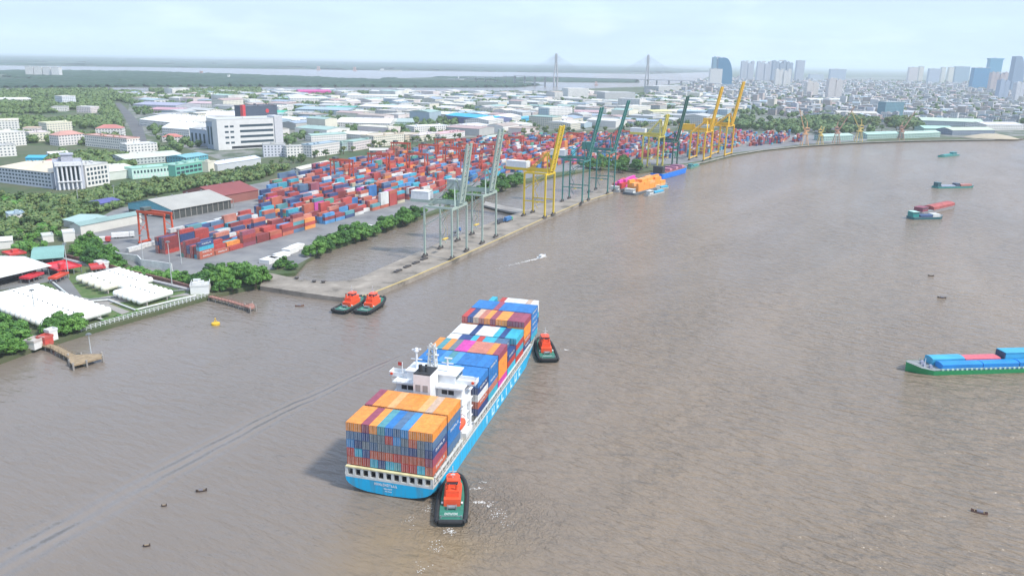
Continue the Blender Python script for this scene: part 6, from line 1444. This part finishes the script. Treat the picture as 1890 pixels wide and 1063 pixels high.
def fill(poly, ang0, cell, szr, hr, cols, roofs, kinds, want, nm, cat, grp, jitter=.3, p_keep=.8, maxn=99999):
    xs = [p[0] for p in poly]; ys = [p[1] for p in poly]; cx, cy = (min(xs) + max(xs)) / 2, (min(ys) + max(ys)) / 2; Rr = max(max(xs) - min(xs), max(ys) - min(ys)) / 2 * 1.45
    c, s = math.cos(ang0), math.sin(ang0); cand = []
    n = int(Rr / cell)
    for i in range(-n, n):
        for j in range(-n, n):
            if rnd.random() > p_keep: continue
            u = (i + rnd.uniform(-jitter, jitter)) * cell; v_ = (j + rnd.uniform(-jitter, jitter)) * cell
            x = cx + u * c - v_ * s; y = cy + u * s + v_ * c
            if inpoly(x, y, poly):
                px, py = PX((x, y, 2))
                if -60 < px < 1960: cand.append((math.hypot(x, y), x, y))
    cand.sort(); cand = cand[:maxn]; k = 0; sm = {}
    for dd, x, y in cand:
        W = rnd.uniform(*szr); D = rnd.uniform(*szr) * .8; a = ang0 + rnd.choice([0, math.pi / 2]) + rnd.uniform(-.04, .04)
        ex = Vector((math.cos(a), math.sin(a), 0)); ey = Vector((-ex.y, ex.x, 0)); A_ = Vector((x, y, 2.1)) - ex * W / 2 - ey * D / 2
        r = rect(A_, a, W, D, 1.5)
        if clash(r): continue
        OCC.append(r); h = rnd.uniform(*hr); h = h * (1.9 if rnd.random() < .08 else 1); wc = rnd.choice(cols); rc = rnd.choice(roofs); kd = rnd.choice(kinds)
        f_ = rnd.uniform(.86, 1.04); wc = tuple(q * f_ for q in wc)
        if k < want:
            t = building(nm, A_, a, W, D, h, kd, rnd.uniform(1.5, 3.5) if kd != 'flat' else 0, wc, rc, '', cat, group=grp, walls=(PLAIN if (nm == 'factory' and rnd.random() < .7) else WALL))
            AUTO.append((t, f'{"tall" if h > hr[1] else ("large" if W * D > (szr[0]*.5+szr[1]*.5)**2 * .8 else "small")} {cname(wc)} {"house" if "house" in nm else nm} with {cname(rc)} {"flat" if kd == "flat" else "pitched"} roof {relation(A_)}')); k += 1
        else:
            mb = sm.setdefault((cname(wc), cname(rc)), (MB(), wc, rc))[0]; q = [A_, A_ + ex * W, A_ + ex * W + ey * D, A_ + ey * D]
            mb.hexa([p - Vector((0, 0, .5)) for p in q] + [p + Vector((0, 0, h)) for p in q], 0)
            if kd != 'flat': m1 = (q[0] + q[3]) / 2 + Vector((0, 0, h + 2.2)); m2 = (q[1] + q[2]) / 2 + Vector((0, 0, h + 2.2)); z = Vector((0, 0, h + .1)); mb.quad(q[0] + z, q[1] + z, m2, m1, 1); mb.quad(q[2] + z, q[3] + z, m1, m2, 1); mb.tri(q[0] + z, m1, q[3] + z, 0); mb.tri(q[1] + z, q[2] + z, m2, 0)
            else: z = Vector((0, 0, h + .15)); mb.quad(q[0] + z, q[1] + z, q[2] + z, q[3] + z, 1)
    if sm:
        big = MB(); ml = []
        for key, (mb, wc, rc) in sm.items():
            off = len(big.v); big.v += mb.v; big.f += [tuple(off + q for q in f) for f in mb.f]; big.m += [len(ml) + q for q in mb.m]
            ml += [mat('town_wall_%d' % len(ml) + nm, wc, .85, var=.15, scale=.05), mat('town_roof_%d' % len(ml) + nm, rc, .7, var=.18, scale=.05)]
        o = link('distant_houses', big.mesh('distant_houses', ml)); o['kind'] = 'stuff'; o['label'] = 'countless small pale houses farther back in the town'
fill(IND, -R(28), 62, (38, 74), (7, 13), [WH, WH, LG, CRE, PKW, SKY], [WH, WH, (.66, .64, .60), LG, LG, SKY, (.56, .53, .48), MINT, (.46, .32, .29), CRE, (.33, .40, .48), (.34, .33, .31), (.45, .36, .30)], ['gable', 'gable', 'flat', 'arch'], 115, 'factory', 'factory', 'factories of the industrial park', .2, .92)
fill(TWN, -R(35), 34, (14, 28), (5, 15), [(.62, .62, .62), (.66, .65, .62), (.58, .54, .46), (.55, .48, .46), (.42, .43, .45), (.52, .54, .60), (.44, .38, .35), (.30, .33, .36)], [(.38, .39, .40), (.30, .31, .32), (.6, .6, .6), (.60, .56, .54), (.55, .36, .32), SKY, (.50, .52, .55), (.42, .47, .50)], ['flat', 'gable', 'flat'], 90, 'town_house', 'house', 'houses of the town at right', .35, .62, 5200)

# ------------------------------------------------------------------ trees
def leaf_mat(name, c1, c2, c3):
    mt, n, l, b = nodes_of(name); oi = n.new('ShaderNodeObjectInfo'); t = n.new('ShaderNodeTexCoord'); z = n.new('ShaderNodeTexNoise'); z.inputs['Scale'].default_value = .55; z.inputs['Detail'].default_value = 5
    g = n.new('ShaderNodeNewGeometry'); l.new(g.outputs['Position'], z.inputs['Vector'])
    rp = n.new('ShaderNodeValToRGB'); e = rp.color_ramp.elements; e[0].position = .32; e[0].color = (*c1, 1); e[1].position = .7; e[1].color = (*c3, 1); k = e.new(.5); k.color = (*c2, 1)
    ad = n.new('ShaderNodeMath'); ad.operation = 'MULTIPLY_ADD'; ad.inputs[1].default_value = .42; l.new(oi.outputs['Random'], ad.inputs[0]); l.new(z.outputs['Fac'], ad.inputs[2])
    sb = n.new('ShaderNodeMath'); sb.operation = 'SUBTRACT'; sb.inputs[1].default_value = .2; l.new(ad.outputs[0], sb.inputs[0]); l.new(sb.outputs[0], rp.inputs['Fac'])
    l.new(rp.outputs['Color'], b.inputs['Base Color']); b.inputs['Roughness'].default_value = .65
    return mt
LEAF = leaf_mat('leaves_mangrove', (.030, .10, .014), (.062, .17, .022), (.11, .24, .035)); LEAF2 = leaf_mat('leaves_street', (.040, .088, .022), (.085, .15, .036), (.18, .21, .065)); BARK = mat('bark', (.12, .09, .06), .95)
def leaf_quads(w, r, c, rad, n, size):
    for _ in range(n):
        th = r.uniform(0, 6.283); ph = math.acos(r.uniform(-.5, 1)); rr = rad * r.uniform(.72, 1.08)
        nrm = Vector((math.sin(ph) * math.cos(th), math.sin(ph) * math.sin(th), math.cos(ph))); p = Vector(c) + Vector((nrm.x * rr, nrm.y * rr, nrm.z * rr * .8))
        nn = (nrm + Vector((r.uniform(-.6, .6), r.uniform(-.6, .6), r.uniform(-.3, .6)))).normalized(); a = nn.cross(Vector((r.random(), r.random(), r.random()))).normalized() * size * r.uniform(.6, 1.3); b = nn.cross(a).normalized() * a.length * .7
        w.quad(p - a, p - b, p + a, p + b)
def core(w, r, c, rad):
    rg = []
    for k in range(5):
        ph = math.pi * (k + .5) / 5; rg.append([(c[0] + rad * math.sin(ph) * math.cos(6.283 * j / 8) * r.uniform(.85, 1.1), c[1] + rad * math.sin(ph) * math.sin(6.283 * j / 8) * r.uniform(.85, 1.1), c[2] - rad * .75 * math.cos(ph)) for j in range(8)])
    w.loft(rg)
def crown_mesh(seed, W, H, z0, nc, nl, ls, flat=.5):
    r = random.Random(seed); w = MB(); cs = []
    for k in range(nc):
        a = r.uniform(0, 6.283); q = math.sqrt(r.random()) * W * .62; z = z0 + H * (r.uniform(.25, 1.0) * (1 - .45 * (q / (W * .62)) ** 2)); c = (q * math.cos(a), q * math.sin(a), z); rad = W * r.uniform(.24, .40)
        cs.append((c, rad)); core(w, r, c, rad * .72); leaf_quads(w, r, c, rad, nl, ls)
    return w.mesh('crown', LEAF), cs
def trunk_mesh(seed, cs, z0):
    r = random.Random(seed + 99); w = MB(); w.cyl((0, 0, -.5), (0, 0, z0), .35, 8, .24)
    for c, rad in cs[:6]: w.cyl((0, 0, z0 * .75), c, .2, 6, .06)
    return w.mesh('trunk', BARK)
VAR = []
for s_ in range(8):
    big_ = s_ < 4
    cm, cs = crown_mesh(s_ + 1, 5.0 if big_ else 3.6, 5.5 if big_ else 4.6, 3.0 if not big_ else 1.0, 17 if big_ else 9, 95 if big_ else 60, .42)
    VAR.append((cm, trunk_mesh(s_, cs, 4.0)))
VAR2 = []
for cm, tm in VAR[4:]:
    c2 = cm.copy(); c2.materials.clear(); c2.materials.append(LEAF2); VAR2.append((c2, tm))
NT = 0; TREEPOS = []
def tree(x, y, sc, kind, label, group, z=1.9, auto=True):
    global NT
    cm, tm = rnd.choice(VAR[:4] if kind == 0 else VAR2); t = empty('mangrove_tree' if kind == 0 else 'leafy_tree', (x, y, z), rnd.uniform(0, 6.28), label, 'tree', group); t.scale = (sc, sc, sc * rnd.uniform(.85, 1.15)); t['label'] = label = label + ('' if not auto else ' ' + relation(Vector((x, y, 2))))
    link('crown', cm, t); link('trunk', tm, t); NT += 1; TREEPOS.append((x, y))
    if auto: AUTO.append((t, label))
def cluster(pxpoly, n, smin, smax, kind, desc, group, mind=3.5, z=1.9):
    P = [tuple(G(x, y)[:2]) for x, y in pxpoly]; xs = [p[0] for p in P]; ys = [p[1] for p in P]; got = []; tr = 0
    while len(got) < n and tr < n * 90:
        tr += 1; x = rnd.uniform(min(xs), max(xs)); y = rnd.uniform(min(ys), max(ys))
        if not inpoly(x, y, P) or any((x - a) ** 2 + (y - b) ** 2 < mind ** 2 for a, b in got): continue
        if inocc(x, y, 1.5): continue
        got.append((x, y)); tree(x, y, rnd.uniform(smin, smax), kind, desc, group, z)
MG_ = 'mangroves along the water'
cluster([(368, 533), (380, 515), (430, 508), (482, 505), (486, 522), (470, 534), (420, 540)], 19, 1.05, 1.6, 0, 'bright mangrove of the quay root clump', MG_, 4.5)
cluster([(335, 522), (360, 528), (368, 516), (345, 512)], 4, .5, .75, 0, 'small mangrove left of the quay root clump', MG_, 3)
cluster([(497, 503), (545, 500), (552, 485), (520, 485)], 5, .6, .85, 0, 'small mangrove at the basin end', MG_, 3.5)
cluster([(566, 482), (600, 465), (700, 430), (790, 400), (790, 392), (700, 420), (600, 452), (570, 470)], 34, 1.0, 1.6, 0, 'mangrove in the long basin bank line', MG_, 4.5)
cluster([(830, 386), (925, 352), (965, 340), (960, 330), (920, 342), (830, 372)], 18, 1.2, 1.9, 0, 'mangrove on the bank', MG_, 5.5)
cluster([(1120, 316), (1180, 318), (1178, 304), (1120, 300), (1060, 312)], 16, 1.3, 2.0, 0, 'large bank mangrove', MG_, 6)
cluster([(95, 622), (150, 616), (150, 600), (110, 604), (85, 612)], 9, .9, 1.3, 0, 'shore mangrove by the timber jetty', MG_, 3.5)
cluster([(-30, 668), (38, 652), (44, 632), (30, 605), (-30, 610)], 18, 1.0, 1.5, 0, 'big mangrove at the lower left edge', MG_, 3.8, 1.5)
cluster([(148, 488), (205, 490), (230, 500), (195, 462), (170, 448), (140, 462)], 16, 1.0, 1.5, 0, 'dark tree of the yard corner clump', 'trees at the corner of the yard', 4)
cluster([(215, 500), (260, 510), (330, 520), (330, 512), (250, 498), (205, 492)], 8, .35, .6, 0, 'low shrub by the brown wall', 'shrubs by the wall', 3)
cluster([(25, 468), (60, 475), (62, 458), (30, 455)], 3, .8, 1.0, 0, 'round tree by the green shed', 'round trees at left', 5)
cluster([(48, 452), (92, 446), (85, 432), (50, 438)], 3, .8, 1.0, 0, 'round dark tree by the white blocks', 'round trees at left', 6)
BELT = [(0, 368), (120, 368), (225, 350), (330, 336), (400, 326), (520, 300), (560, 298), (520, 318), (470, 335), (360, 348), (262, 368), (215, 388), (150, 402), (110, 425), (60, 440), (0, 450)]
cluster(BELT, 95, .8, 1.35, 1, 'leafy tree in the roadside belt', 'trees of the roadside belt', 7)
cluster([(540, 305), (640, 286), (760, 268), (860, 260), (860, 254), (760, 260), (640, 276), (540, 296)], 34, .9, 1.5, 1, 'leafy tree behind the yard', 'trees behind the yard', 9)
cluster([(738, 292), (770, 288), (770, 278), (735, 280)], 7, 1.2, 1.6, 1, 'dark tree in the round clump', 'trees behind the yard', 8)
cluster([(930, 256), (1100, 248), (1180, 244), (1180, 238), (1000, 244), (900, 250)], 22, 1.2, 1.9, 1, 'tree in the dark row', 'trees behind the yard', 12)
cluster([(1380, 240), (1480, 246), (1640, 246), (1700, 240), (1700, 228), (1600, 226), (1480, 230), (1380, 226)], 30, 1.8, 2.8, 1, 'tree in the far quay band', 'trees behind the far quay', 14)
# the rest of the greenery: too many to count
def leafmass(name, items, mt_, label, seed):
    r = random.Random(seed); w = MB()
    for (x, y, s_, z) in items:
        nn = 16
        rg = []
        for k in range(4):
            ph = math.pi * (k + .6) / 4.4; rg.append([(x + s_ * math.sin(ph) * math.cos(6.283 * j / 7) * r.uniform(.7, 1.2), y + s_ * math.sin(ph) * math.sin(6.283 * j / 7) * r.uniform(.7, 1.2), z + s_ * .95 - s_ * .9 * math.cos(ph) * r.uniform(.85, 1.1)) for j in range(7)])
        w.loft(rg, cap=(False, True))
        for _ in range(nn):
            th = r.uniform(0, 6.283); ph = math.acos(r.uniform(-.2, 1)); p = Vector((x + s_ * math.sin(ph) * math.cos(th) * 1.05, y + s_ * math.sin(ph) * math.sin(th) * 1.05, z + s_ * .95 + s_ * .9 * math.cos(ph))); a = Vector((r.uniform(-1, 1), r.uniform(-1, 1), r.uniform(-.4, .6))).normalized() * s_ * .3; b = a.cross(Vector((r.uniform(-1, 1), r.uniform(-1, 1), 1))).normalized() * s_ * .22
            w.quad(p - a, p - b, p + a, p + b)
    o = link(name, w.mesh(name, mt_)); o['kind'] = 'stuff'; o['label'] = label
ROADP = [tuple(G(a, b_)[:2]) for a, b_ in [(206, 190), (218, 207), (232, 232), (245, 262), (257, 292), (290, 292), (280, 262), (270, 232), (247, 207), (226, 190)]]
def scatter(pxpoly, n, s0, s1, seed, tries=6, zz=2.0, world=False):
    r = random.Random(seed); P = pxpoly if world else [tuple(G(x, y)[:2]) for x, y in pxpoly]; xs = [p[0] for p in P]; ys = [p[1] for p in P]; o = []
    for _ in range(n * tries):
        if len(o) >= n: break
        x = r.uniform(min(xs), max(xs)); y = r.uniform(min(ys), max(ys))
        if not inpoly(x, y, P): continue
        if noise.noise(Vector((x * .006, y * .006, seed))) < -.12: continue
        px, py = PX((x, y, 2))
        if not -80 < px < 1970: continue
        if inocc(x, y, 2) or inpoly(x, y, ROADP): continue
        o.append((x, y, r.uniform(s0, s1), zz))
    return o
it = scatter([(0, 205), (212, 190), (262, 290), (232, 330), (0, 330)], 1200, 3.5, 6.5, 11) + scatter([(0, 172), (480, 168), (480, 182), (240, 188), (212, 205), (0, 205)], 2200, 5, 9, 12) + scatter(BELT, 700, 2, 4, 13)
leafmass('far_woods', it, LEAF2, 'mixed green trees filling the ground between buildings at left', 1)
roadrect = []
it = scatter([(240, 188), (480, 172), (1000, 172), (1330, 180), (1330, 236), (1100, 240), (860, 252), (640, 262), (420, 292), (290, 300)], 2100, 3.5, 6.5, 14) + scatter([(1150, 180), (1330, 150), (2000, 150), (2000, 240), (1700, 236), (1400, 232), (1330, 215)], 4200, 4, 8, 15)
it += scatter([(1330, 236), (1480, 250), (1700, 246), (1700, 226), (1480, 222), (1330, 226)], 260, 6, 10, 16)
leafmass('park_trees', it, LEAF2, 'dark green trees scattered between the factories and town houses', 2)
it = scatter([(200, 495), (262, 512), (340, 522), (366, 516), (330, 508), (258, 500)], 60, 1, 2, 17) + scatter([(0, 372), (30, 366), (120, 440), (60, 470), (0, 465)], 60, 2, 4, 18) + scatter([(190, 597), (300, 570), (380, 548), (378, 544), (290, 565), (185, 592)], 30, .5, .9, 19)
leafmass('undergrowth', it, LEAF, 'low green undergrowth round the tank farm and yard corner', 3)
def canopy(name, poly, cell, h0, h1, label, mt_, x0=-9e9, x1=9e9, y1=9e9):
    xs = [max(x0, min(p[0] for p in poly)), min(x1, max(p[0] for p in poly))]; ys = [min(p[1] for p in poly), min(y1, max(p[1] for p in poly))]
    w = MB(); nx = int((xs[1] - xs[0]) / cell) + 1; ny = int((ys[1] - ys[0]) / cell) + 1; idx = {}
    r = random.Random(5)
    for i in range(nx + 1):
        for j in range(ny + 1):
            x = xs[0] + i * cell; y = ys[0] + j * cell
            if not inpoly(x, y, poly): continue
            m_ = noise.noise(Vector((x * .0012, y * .0012, 3))); 
            if m_ < -.22: continue
            edge = min(1, (m_ + .22) * 6)
            z = 1.2 + h0 + (h1 - h0) * (.5 + .5 * noise.noise(Vector((x * .02, y * .02, 0)))) + r.uniform(-.5, .5) * h1 * .35
            if not (inpoly(x - cell, y, poly) and inpoly(x + cell, y, poly) and inpoly(x, y - cell, poly) and inpoly(x, y + cell, poly)): z = .5
            elif edge < .25: z = 1.0
            idx[(i, j)] = len(w.v); w.v.append((x + r.uniform(-.35, .35) * cell, y + r.uniform(-.35, .35) * cell, z))
    for (i, j) in idx:
        q = [idx.get(k) for k in ((i, j), (i + 1, j), (i + 1, j + 1), (i, j + 1))]
        if None not in q: w.f.append(tuple(q)); w.m.append(0)
    o = link(name, w.mesh(name, mt_)); o['kind'] = 'stuff'; o['label'] = label
FOREST = ground_material('forest_canopy', [(.012, .035, .022), (.02, .055, .03), (.032, .07, .035)], .01)
canopy('mangrove_forest', isl, 22, 5, 12, 'dark mangrove forest covering the far island', FOREST, -3200, 700)
canopy('mangrove_forest', isl2, 25, 5, 10, 'thin strip of mangrove on the narrow far islet', FOREST)
canopy('far_forest', far, 130, 4, 16, 'green blue woodland on the land beyond the far river', FOREST, -14000, 9000, 20000)

# ------------------------------------------------------------------ labels that single each thing out
groups_ = {}
for t, lab in AUTO:
    lab = ' '.join(lab.split()[:15]); groups_.setdefault(lab, []).append(t)
for lab, ts in groups_.items():
    ts.sort(key=lambda o: PX(o.location)[0])
    if len(ts) == 1: ts[0]['label'] = lab; continue
    for i, t in enumerate(ts):
        if len(ts) <= 43 and len(lab.split()) <= 13:
            t['label'] = (('leftmost' if i == 0 else 'rightmost' if i == len(ts) - 1 else (ORD[i] + ' from left' if i < len(ORD) else ORD[len(ts) - 1 - i] + ' from right')) + ', ' + lab)
        else: t['label'] = lab
